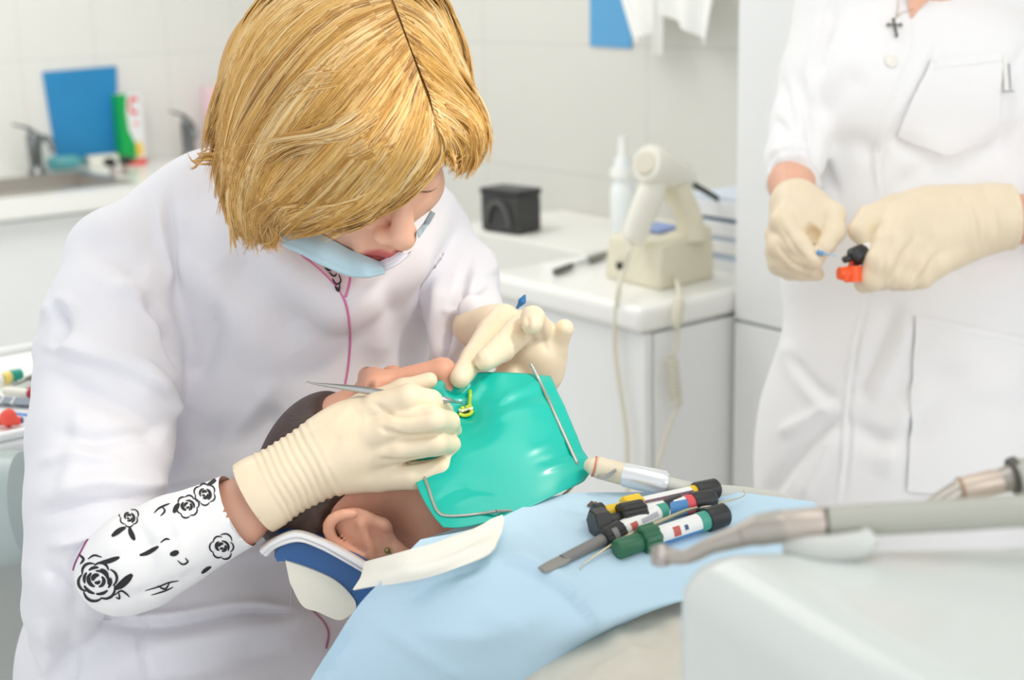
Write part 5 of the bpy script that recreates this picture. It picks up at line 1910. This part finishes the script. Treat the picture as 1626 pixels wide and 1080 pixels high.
f2 = Field()
f2.pell(1470, 150, 1.995, 212, 200, 0.125, 0.05)
f2.pell(1375, 150, 1.93, 95, 105, 0.075, 0.05)
f2.pell(1565, 150, 1.95, 95, 105, 0.075, 0.05)
f2.pell(1455, 430, 1.985, 215, 230, 0.125, 0.06)
f2.pell(1432, 740, 1.985, 226, 290, 0.135, 0.06)
f2.cap(W2L((1.60, 1.185, 0.78)), W2L((1.60, 1.185, 0.52)), 0.185, 0.20, 0.05, ((unit(MWN[:3, :3].T @ np.array((-0.62, -0.78, 0)))), 0.66))
f2.chain([(1480, -30, 1.96, 75), (1322, 15, 1.97, 58), (1296, 120, 1.965, 56), (1280, 200, 1.94, 56), (1262, 252, 1.905, 46), (1258, 282, 1.87, 40)], 0.012)
f2.chain([(1480, -30, 1.96, 75), (1660, 15, 2.0, 60), (1706, 200, 1.97, 62), (1712, 330, 1.90, 58), (1690, 352, 1.86, 52)], 0.012)
ringcap(f2, L(1259, 288, 1.865), L(1258, 300, 1.84) - L(1262, 262, 1.90), 40 * 1.87 / F, 0.004, 18, 0.004)
AF = [
    ([(1480, 62), (1462, 110), (1418, 190), (1392, 250), (1396, 320)], 4, 14, 5),
    ([(1488, 66), (1470, 112), (1426, 195), (1400, 255), (1404, 320)], -3, 5, 14),
    ([(1372, 470), (1352, 560), (1342, 640), (1340, 720), (1330, 800)], 4, 12, 5),
    ([(1379, 470), (1359, 560), (1349, 640), (1347, 720), (1338, 800)], -4, 5, 12),
    ([(1430, 480), (1405, 530), (1380, 600), (1362, 640)], -5, 16, 20),
    ([(1445, 500), (1420, 570), (1380, 640)], 4, 16, 18),
    ([(1250, 560), (1290, 610), (1330, 640)], -5, 10, 14),
    ([(1245, 540), (1262, 590), (1320, 660)], 4, 14, 14),
    ([(1335, 655), (1290, 700), (1240, 760), (1215, 800)], -5, 12, 14),
    ([(1335, 640), (1280, 668), (1235, 690)], 4, 12, 12),
    ([(1330, 680), (1300, 740), (1270, 800)], 4, 12, 16),
    ([(1345, 670), (1400, 700), (1440, 690), (1490, 640)], -5, 16, 20),
    ([(1470, 600), (1430, 680), (1400, 760)], 5, 20, 26),
    ([(1510, 560), (1560, 610), (1626, 600)], 4, 26, 26),
    ([(1420, 640), (1480, 600), (1560, 590)], -4, 20, 20),
    ([(1270, 120), (1290, 200), (1310, 270), (1330, 310)], -6, 10, 12),
    ([(1240, 120), (1255, 180), (1262, 215)], -3, 8, 10),
    ([(1310, 20), (1290, 90), (1275, 190)], 4, 14, 10),
    ([(1330, 0), (1312, 60), (1295, 130)], -4, 12, 12),
    ([(1232, 190), (1260, 215), (1290, 220)], -5, 7, 9),
    ([(1222, 250), (1255, 240), (1290, 262)], 5, 8, 10), ([(1220, 268), (1255, 262), (1290, 285)], -3, 5, 5),
    ([(1300, 190), (1330, 150), (1370, 110)], -3, 24, 24),
    ([(1310, 240), (1360, 230), (1395, 250)], -4, 22, 22),
    ([(1415, 215), (1450, 235), (1500, 260), (1560, 235), (1610, 200)], -5, 12, 18),
    ([(1640, 60), (1612, 120), (1600, 200), (1590, 260)], -4, 14, 14),
    ([(1420, 300), (1470, 270), (1540, 262)], -4, 16, 16),
    ([(1500, 440), (1560, 420), (1620, 410)], -5, 18, 22),
]
ACOAT, B_AC = solid('lab_coat', f2, 0.0042, M_COAT2, AS, lines=[(p_, h_ * 2.2, a_ * 0.9, b_ * 0.9) for p_, h_, a_, b_ in AF])
# skin at the neckline
vs = []
for x, y in ((1438, -30), (1443, 18), (1446, 32), (1458, 18), (1478, -2), (1500, -30)):
    h_, n_ = hit(B_AC, x, y, 0.002)
    if h_ is not None:
        vs.append(h_)
if len(vs) > 3:
    put('neckline', (np.array(vs), [tuple(range(len(vs)))]), M_SKIN, AS, label='bare skin at the neckline')


def offset_tube(name, pts, r, m, parent, back, k=8):
    q = trace(B_AC, pts, k, back)
    if len(q) > 2:
        return put(name, MB().tube(q, r, n=8), m, parent)


# front edge of the coat, chest pocket, hip pocket
offset_tube('front_edge', [(1446, 34), (1449, 60), (1440, 95), (1415, 150), (1398, 200), (1391, 250), (1394, 300)], 0.0012, M_COAT2, AS, 0.0002)
offset_tube('lapel_edge', [(1478, -2), (1462, 14), (1446, 34)], 0.0012, M_COAT2, AS, 0.0002)


def cloth_patch(name, corners, th, back, n=14):
    """patch of cloth following the coat between four picture corners (tl, tr, br, bl) or an outline"""
    tl, tr, br, bl = [np.array(c, float) for c in corners[:4]]
    G = np.zeros((n, n, 3))
    last = None
    for i in range(n):
        for j in range(n):
            u, v = j / (n - 1), i / (n - 1)
            p = (tl * (1 - u) + tr * u) * (1 - v) + (bl * (1 - u) + br * u) * v
            if len(corners) > 4:
                p = p + np.array((0, corners[4])) * v * (1 - abs(2 * u - 1))
            h_, n_ = hit(B_AC, p[0], p[1], back)
            G[i, j] = h_ if h_ is not None else (last if last is not None else 0)
            last = G[i, j]
    return put(name, MB().grid(G, th=th), M_COAT2, AS)


cloth_patch('chest_pocket', [(1474, 98), (1592, 84), (1580, 216), (1424, 214), 32], 0.0016, 0.0030)
cloth_patch('chest_pocket_hem', [(1474, 97), (1592, 83), (1591, 98), (1472, 112)], 0.0012, 0.0046)
cloth_patch('hip_pocket', [(1452, 502), (1660, 545), (1660, 800), (1440, 780)], 0.0016, 0.0032, 18)
cloth_patch('hip_pocket_hem', [(1453, 501), (1660, 544), (1660, 556), (1451, 513)], 0.0012, 0.0048, 18)
bt = hit(B_AC, 1415, 98, 0.001)
put('button', MB().lathe(bt[0], bt[0] + bt[1] * 0.003, [(0, .0085), (.7, .0085), (1, .007)], n=20), mat('pearl_button', (240, 238, 228), 0.3), AS)
# necklace with a small cross
M_SILV = mat('dark_silver', (120, 118, 112), 0.3, metal=0.9)
ch = trace(B_AC, [(1424, -20), (1426, 10), (1422, 30)], 6, 0.002)
ch2 = trace(B_AC, [(1478, -4), (1450, 16), (1432, 22), (1422, 30)], 6, 0.0025)
NK = put('necklace', MB().tube(ch, 0.0006, n=6).tube(ch2, 0.0006, n=6), mat('fine_chain', (196, 176, 140), 0.3, metal=0.8), AS)
cn = hit(B_AC, 1420, 46, 0.004)
r_ = unit(P(1421, 46, 1.9) - P(1419, 46, 1.9))
u_ = unit(np.cross(cn[1], r_))
if u_[2] < 0:
    u_ = -u_
mb = MB()
for (a, b) in (((0, .0135), (0, -.0155)), ((-.0085, .004), (.0085, .004))):
    mb.tube([cn[0] + r_ * a[0] + u_ * a[1], cn[0] + r_ * b[0] + u_ * b[1]], 0.0018, n=8, flat=0.7)
for a in ((0, .0135), (0, -.0155), (-.0085, .004), (.0085, .004)):
    mb.ball(cn[0] + r_ * a[0] + u_ * a[1], 0.0025, 8)
put('cross_pendant', mb, M_SILV, NK)
# pen clip at the pocket
pa, pb = hit(B_AC, 1593, 96, 0.006)[0], hit(B_AC, 1592, 146, 0.006)[0]
t = thing('pen', 'white pen with a slim clip in the chest pocket of the assistant', 'pen', pa)
put('barrel', MB().tube([pa + (pa - pb) * 0.12, pb], 0.0042, n=14), M_WHITE, t)
put('clip', MB().tube([hit(B_AC, 1594, 104, 0.0115)[0], hit(B_AC, 1593, 142, 0.0115)[0]], 0.0009, n=8), mat('clip_grey', (140, 146, 154), 0.4), t)
put('clip_end', MB().tube([hit(B_AC, 1586, 146, 0.011)[0], hit(B_AC, 1597, 145, 0.011)[0]], 0.0014, n=8), mat('clip_end_grey', (170, 174, 180), 0.4), t)

# ---- her right glove (left in the picture): pinching an applicator
g = Field()
g.chain([(1262, 322, 1.80, 38), (1270, 340, 1.79, 40)], 0.01)
g.chain([(1272, 340, 1.79, 42), (1272, 375, 1.785, 44), (1266, 400, 1.785, 42)], 0.02)
g.chain([(1250, 345, 1.77, 24), (1243, 352, 1.762, 21), (1268, 388, 1.742, 18), (1290, 412, 1.732, 14), (1296, 417, 1.732, 11)], 0.005)
g.chain([(1290, 330, 1.785, 30), (1322, 342, 1.765, 20), (1324, 368, 1.75, 18), (1311, 392, 1.738, 14), (1304, 402, 1.735, 10)], 0.006)
g.chain([(1240, 375, 1.775, 26), (1240, 392, 1.762, 22), (1268, 415, 1.75, 19), (1292, 428, 1.742, 14)], 0.004)
g.chain([(1238, 400, 1.78, 24), (1244, 415, 1.768, 20), (1272, 430, 1.758, 16), (1298, 436, 1.75, 11)], 0.004)
g.chain([(1240, 418, 1.785, 22), (1255, 428, 1.775, 17), (1282, 434, 1.766, 12)], 0.004)
g.cap(L(1290, 372, 1.752), L(1287, 362, 1.745), 0.008, 0.006, 0.006, None, 's')
solid('glove', g, 0.0018, M_GLOVE, AS, label='latex glove pinching a small applicator',
      lines=[([(1243, 362), (1262, 395), (1285, 420)], -2.4, 4, 4), ([(1232, 385), (1255, 415), (1285, 432)], -2.4, 4, 4)])
# ---- her left glove (right in the picture): holding the bottle
g = Field()
g.chain([(1606, 345, 1.765, 50), (1580, 345, 1.765, 51), (1545, 352, 1.765, 52)], 0.01)
g.chain([(1545, 352, 1.765, 52), (1500, 362, 1.76, 62), (1460, 370, 1.755, 62), (1436, 376, 1.752, 54)], 0.02, flat=((0, 0, 1), 0.75))
g.chain([(1470, 330, 1.765, 34), (1420, 338, 1.765, 28), (1382, 348, 1.755, 22), (1366, 366, 1.745, 18), (1376, 382, 1.742, 15)], 0.006)
g.chain([(1440, 350, 1.745, 34), (1415, 385, 1.725, 28), (1398, 418, 1.715, 25), (1384, 442, 1.72, 21), (1372, 450, 1.735, 16)], 0.005)
g.chain([(1450, 375, 1.745, 34), (1428, 410, 1.728, 26), (1412, 436, 1.725, 23), (1400, 446, 1.74, 16)], 0.004)
g.chain([(1475, 390, 1.745, 34), (1452, 418, 1.732, 26), (1436, 440, 1.73, 22), (1420, 448, 1.745, 15)], 0.004)
g.chain([(1505, 398, 1.75, 34), (1482, 418, 1.74, 26), (1462, 438, 1.738, 21), (1446, 448, 1.75, 14)], 0.004)
ringcap(g, L(1603, 345, 1.765), L(1606, 345, 1.765) - L(1580, 346, 1.765), 51 * 1.765 / F, 0.0022, 22)
gc2, gd2 = L(1606, 345, 1.765), unit(L(1545, 350, 1.765) - L(1606, 345, 1.765))
solid('glove', g, 0.0019, M_GLOVE, AS, label='latex glove holding the black bottle',
      lines=[([(1418, 365), (1408, 400), (1400, 440)], -2.4, 4, 4), ([(1440, 390), (1424, 425), (1412, 455)], -2.4, 4, 4), ([(1466, 395), (1450, 425), (1436, 455)], -2.4, 4, 4), ([(1490, 400), (1470, 430), (1456, 452)], -2.4, 4, 4),
             ([(1430, 358), (1440, 375), (1450, 380)], 1, 8, 8), ([(1450, 385), (1462, 384), (1470, 390)], 1, 7, 7),
             ([(1520, 305), (1545, 340), (1550, 390)], -1.5, 5, 5), ([(1540, 300), (1562, 340), (1572, 388)], 1.5, 5, 5), ([(1560, 296), (1580, 340), (1585, 380)], -1.2, 5, 5), ([(1535, 310), (1556, 352), (1560, 392)], 1.2, 4, 4),
             ([(1510, 320), (1530, 350), (1540, 385)], 1.0, 5, 5), ([(1395, 372), (1404, 366), (1412, 352)], -1.5, 4, 4)],
      keep=lambda V: ((V - gc2) @ gd2) > -0.0005, plane=(gc2, -gd2, 0.0019))

t = thing('bonding_bottle', 'small black topped white bottle with an orange flip cap in the right glove', 'bottle', P(1365, 405, 1.73))
put('body', MB().tube([P(1369, 404, 1.728), P(1388, 398, 1.735)], 0.0125, n=18), M_WHITE, t)
put('collar', MB().tube([P(1352, 410, 1.722), P(1354, 409, 1.722), P(1371, 403, 1.728), P(1373, 402, 1.729)], [0.009, 0.0118, 0.0128, 0.011], n=14), M_BLACK, t)
put('spout', MB().tube([P(1338, 414, 1.718), P(1340, 413, 1.718), P(1346, 411, 1.72), P(1354, 409, 1.722)], [0.0030, 0.0042, 0.0044, 0.006], n=14), M_BLACK, t)
put('thumb_tab', MB().tube([P(1350, 402, 1.722), P(1356, 399, 1.724)], 0.0035, n=10), M_BLACK, t)
M_ORG = mat('orange_plastic', (250, 92, 28), 0.35)
mb = MB().tube([P(1354, 423, 1.716), P(1355, 448, 1.716)], 0.0105, n=16).tube([P(1355, 435, 1.716), P(1332, 434, 1.712)], [0.0085, 0.0078], n=14)
mb.tube([P(1345, 434, 1.712), P(1341, 446, 1.712)], [0.007, 0.006], n=12)
put('flip_cap', mb, M_ORG, t)
put('hinge', MB().tube([P(1353, 412, 1.722), P(1350, 424, 1.717)], 0.003, n=8), mat('orange_dark', (196, 64, 26), 0.4), t)
t = thing('micro_applicator', 'tiny pale blue applicator pinched in the left glove of the assistant scene', 'applicator', P(1305, 402, 1.725))
t['label'] = 'tiny pale blue applicator pinched between thumb and finger of the standing assistant'
put('stick', MB().tube([P(1290, 402, 1.74), P(1303, 402, 1.724), P(1318, 404, 1.716), P(1328, 406, 1.712)], [0.0012, 0.0016, 0.0014, 0.0012], n=8), mat('pale_blue', (176, 206, 232), 0.35), t)
put('tip', MB().tube([P(1297, 400, 1.722), P(1308, 403, 1.720)], 0.0032, n=10), mat('sky_blue', (110, 164, 208), 0.4), t)

# ================================================================ instrument unit in the foreground
M_UNIT = mat('unit_white', (214, 219, 216), 0.22, coat=0.3)
M_TUBE = mat('tube_grey', (178, 178, 168), 0.4)
M_TUBE2 = mat('tube_dark', (92, 90, 84), 0.5)
M_HP = mat('handpiece_grey', (176, 170, 162), 0.3, metal=0.55)
t = thing('instrument_unit', 'large glossy white instrument unit in the right foreground', 'dental unit', onp(1380, 1000, 2, 1.0))
ZT = 1.085
c1 = onp(1050, 856, 2, ZT)[:2]
c2 = onp(1470, 1110, 2, ZT)[:2]
c3 = onp(1760, 838, 2, ZT)[:2]
e1, e2 = c2 - c1, c3 - c1
e1 = unit(e1) * 0.40
e2 = unit(e2) * 0.46
corn = [c1, c1 + e1, c1 + e1 + e2, c1 + e2]
mb = MB()
v = [(x, y, 0.925) for x, y in corn] + [(x, y, ZT) for x, y in corn]
mb.add(v, [(0, 1, 2, 3), (4, 5, 6, 7), (0, 1, 5, 4), (1, 2, 6, 5), (2, 3, 7, 6), (3, 0, 4, 7)])
put('housing', mb, M_UNIT, t, bevel=0.032, seg=8, angle=60)
cm = (corn[0] + corn[2]) / 2
put('arm', MB().tube([(cm[0] + .05, cm[1] - .02, 0.96), (cm[0] + .20, cm[1] - .07, 0.955), (cm[0] + 0.35, cm[1] - .12, 0.95)], 0.03, n=20), M_UNIT, t)
put('column', MB().lathe((cm[0] + .35, cm[1] - .12, 0.0), (cm[0] + .35, cm[1] - .12, 0.99), [(0, .16), (.04, .16), (.06, .05), (1, .05)]), M_UNIT, t)
# rest for the handpieces: a low rail along the far edge of the top
r0, r1 = onp(1300, 858, 2, ZT + 0.002), onp(1600, 842, 2, ZT + 0.002)
put('rest', MB().tube([onp(1252, 868, 2, ZT), onp(1300, 872, 2, ZT + .004), onp(1360, 866, 2, ZT + .008), onp(1384, 852, 2, ZT + .012)], [0.006, 0.008, 0.008, 0.006], smooth=5, n=14), mat('rest_grey', (206, 208, 204), 0.35), t)


def hp(label, pts, hose):
    t = thing('handpiece', label, 'handpiece', pts['head'][0], 'handpieces lying on the white instrument unit')
    return t


t = thing('handpiece', 'grey dental handpiece with its thick hose lying across the white unit, nearer one', 'handpiece', P(1240, 835, 0.80), 'handpieces on the white unit')
put('head', MB().tube([P(1050, 868, 0.832), P(1050, 872, 0.832), P(1050, 893, 0.826), P(1050, 896, 0.826)], [.0048, .0062, .0062, .0045], n=18), mat('head_steel', (170, 164, 160), 0.25, metal=0.7), t)
put('neck', MB().tube([P(1052, 882, 0.828), P(1090, 884, 0.822), P(1130, 866, 0.815), P(1180, 850, 0.808)], [.0048, .0044, .0050, .0070], smooth=6, n=18), M_HP, t)
put('grip', MB().tube([P(1178, 850, 0.808), P(1205, 842, 0.806), P(1240, 836, 0.803), P(1246, 835, 0.803)], [.0068, .0092, .0096, .0085], n=20, smooth=5), M_HP, t)
put('coupling', MB().tube([P(1244, 835, 0.803), P(1250, 834.5, 0.802), P(1305, 832, 0.798), P(1310, 832, 0.798)], [.0082, .0092, .0098, .0086], n=20), mat('coupling_warm', (196, 184, 174), 0.3, metal=0.4), t)
put('collar', MB().tube([P(1308, 832, 0.798), P(1318, 831, 0.797)], [.0094, .0084], n=20), M_TUBE2, t)
put('hose', MB().tube([P(1316, 829, 0.797), P(1322, 829, 0.797), P(1400, 824, 0.79), P(1520, 818, 0.78), P(1640, 812, 0.77), P(1760, 830, 0.76), P(1860, 930, 0.75)], [.0080, .0090, .0092, .0092, .0092, .0092, .0092], n=18, smooth=5), M_TUBE, t)
t = thing('handpiece', 'second grey handpiece behind the thick hose, its dark ring at the right edge', 'handpiece', P(1520, 775, 0.9), 'handpieces on the white unit')
put('neck', MB().tube([P(1470, 812, 0.88), P(1500, 792, 0.882), P(1524, 779, 0.885)], [.0055, .0062, .0070], smooth=5, n=16), M_HP, t)
put('grip', MB().tube([P(1522, 780, 0.885), P(1526, 778, 0.885), P(1575, 766, 0.89), P(1590, 764, 0.89)], [.0070, .0080, .0082, .0078], n=18), mat('grip_warm', (206, 190, 176), 0.3, metal=0.3), t)
put('ring', MB().tube([P(1523, 779, 0.885), P(1528, 778, 0.885)], .0084, n=18), mat('ring_brown', (170, 140, 120), 0.4), t)
put('coupling', MB().tube([P(1588, 764, 0.89), P(1610, 758, 0.89)], [.0078, .0088], n=18), M_HP, t)
put('collar', MB().tube([P(1606, 757, 0.888), P(1616, 755, 0.888)], [.0118, .0125], n=18), M_TUBE2, t)
put('hose', MB().tube([P(1612, 762, 0.886), P(1640, 758, 0.886), P(1720, 770, 0.88), P(1800, 850, 0.87)], .0125, smooth=5, n=16), M_TUBE, t)

# ================================================================ instrument cart behind the dentist, at the left edge
M_CART = mat('cart_white', (240, 241, 240), 0.35)
M_CART2 = mat('cart_grey', (186, 192, 190), 0.35)
ZC = 0.90
def onc(px, py, z=ZC):
    return onp(px, py, 2, z)


cA, cB = onc(-60, 715), onc(95, 682)            # front edge of the tray
ax1 = unit(cB[:2] - cA[:2])
ax2 = np.array((-ax1[1], ax1[0]))
if ax2[1] < 0:
    ax2 = -ax2
O = cA[:2] - ax1 * 0.18
W_, D_ = 0.42, 0.42


def cart(u, v, z=0.0):
    q = O + ax1 * u + ax2 * v
    return np.array((q[0], q[1], ZC + z))


ctr = cart(W_ / 2, D_ / 2)
t = thing('instrument_cart', 'white instrument cart with a tray at the left edge behind the dentist', 'cart', (ctr[0], ctr[1], 0))
ang = math.atan2(ax1[1], ax1[0])
put('tray_top', MB().box((ctr[0], ctr[1], ZC - 0.018), (W_, D_, 0.034), ang), M_CART, t, bevel=0.008, seg=4)
mb = MB()
for u0, u1, v0, v1 in ((0, W_, 0, .012), (0, W_, D_ - .012, D_), (0, .012, 0, D_), (W_ - .012, W_, 0, D_)):
    q = cart((u0 + u1) / 2, (v0 + v1) / 2, 0.004)
    mb.box(q, (u1 - u0, v1 - v0, 0.010), ang)
put('tray_rim', mb, M_CART, t, bevel=0.003)
q = cart(W_ / 2, D_ / 2)
put('body', MB().box((q[0], q[1], 0.60), (W_ - 0.05, D_ - 0.05, 0.56), ang), M_CART2, t, bevel=0.02, seg=4)
q0, q1 = P(-70, 815, 1.62), P(22, 806, 1.62)
put('drum', MB().tube([P(-90, 818, 1.60), P(-80, 817, 1.60), P(20, 806, 1.60), P(44, 803, 1.60), P(50, 802, 1.60)], [.058, .066, .066, .062, .050], n=32), mat('drum_grey', (176, 190, 188), 0.3), t)
put('pole', MB().lathe((q[0], q[1], 0.06), (q[0], q[1], 0.34), [(0, .05), (1, .05)]), M_CART2, t)
put('foot', MB().lathe((q[0], q[1], 0.0), (q[0], q[1], 0.07), [(0, .20), (.5, .19), (1, .06)]), M_CART2, t)


def on_tray(px, py, h):
    return onp(px, py, 2, ZC + h)


GT = 'instruments on the cart tray'
M_TUBS = mat('forceps_steel', (150, 148, 140), 0.3, metal=0.8)
for i, (a, b, c) in enumerate([((22, 612), (50, 600), (84, 588)), ((26, 622), (56, 612), (92, 606)), ((40, 600), (64, 592), (90, 580))]):
    lab = ['steel forceps on the cart tray behind the teal capped syringe', 'steel forceps on the cart tray, nearest the red tool', 'steel forceps on the cart tray, farthest from the red tool'][i]
    t = thing('forceps', lab, 'forceps', on_tray(*a, 0.004), GT)
    pa, pb, pc = [on_tray(*q_, 0.005 + 0.004 * i) for q_ in (a, b, c)]
    w = np.array((0, 0, 0.0035))
    sd = unit(np.cross(pc - pa, (0, 0, 1))) * 0.004
    put('jaw', MB().tube([pa, pb], [0.0016, 0.003], n=8), M_TUBS, t)
    put('hinge', MB().ball(pb, 0.0045, 10), M_TUBS, t)
    put('handle', MB().tube([pb, (pb + pc) / 2 + sd * 1.4, pc + sd * 1.2], 0.0026, smooth=4, n=8), M_TUBS, t)
    put('handle', MB().tube([pb, (pb + pc) / 2 - sd * 1.4, pc - sd * 1.2], 0.0026, smooth=4, n=8), M_TUBS, t)
t = thing('syringe', 'syringe with a teal end and yellow collar on the cart tray', 'syringe', on_tray(14, 604, 0.007), GT)
pa, pb, pc, pd = [on_tray(x, y, 0.009) for x, y in ((-20, 606), (4, 602), (16, 598), (33, 594))]
put('barrel', MB().tube([pa, pb], 0.007, n=14), M_WHITE, t)
put('collar', MB().tube([pb, pc], 0.008, n=14), mat('pale_yellow', (244, 222, 130), 0.4), t)
put('end_cap', MB().tube([pc, pd], [0.0085, 0.0075], n=14), mat('teal_cap', (40, 160, 140), 0.4), t)
t = thing('hand_tool', 'white tool with a dark red grip on the cart tray', 'dental instrument', on_tray(50, 625, 0.006), GT)
put('grip', MB().tube([on_tray(44, 625, .008), on_tray(48, 625, .008), on_tray(84, 622, .008)], [.005, .0085, .008], n=14), mat('dark_red', (186, 46, 58), 0.4), t)
put('shaft', MB().tube([on_tray(8, 621, .008), on_tray(46, 625, .008)], [.006, .006], n=14), M_CREAM, t)
t = thing('instrument_rack', 'slate grey flat rack on the cart tray below the red tool', 'rack', on_tray(50, 640, 0.0), GT)
a, b = on_tray(-30, 634, .005), on_tray(74, 641, .005)
put('bar', MB().tube([a, b], 0.0095, n=4, flat=0.6), mat('slate', (140, 150, 162), 0.5), t)
for f in (0.35, 0.52):
    put('divider', MB().tube([a + (b - a) * f, a + (b - a) * (f + .02)], 0.0105, n=4, flat=0.65), M_WHITE, t)
t = thing('cap', 'orange red winged cap lying on the cart tray', 'cap', on_tray(14, 670, 0.0), GT)
put('wings', MB().tube([on_tray(-12, 672, .006), on_tray(2, 668, .007), on_tray(14, 664, .011), on_tray(24, 668, .007), on_tray(32, 668, .006)], [.004, .006, .012, .006, .005], smooth=5, n=14), mat('coral', (240, 84, 68), 0.4), t)
put('stub', MB().tube([on_tray(31, 668, .006), on_tray(36, 667, .006)], .004, n=12), mat('indigo', (70, 60, 130), 0.4), t)
o = put('blue_stick', MB().tube([on_tray(14, 656, .004), on_tray(62, 661, .004)], 0.0022, n=8), mat('stick_blue', (110, 160, 220), 0.4))
tag(o, 'thin blue stick on the cart tray behind the orange cap', 'stick', GT)
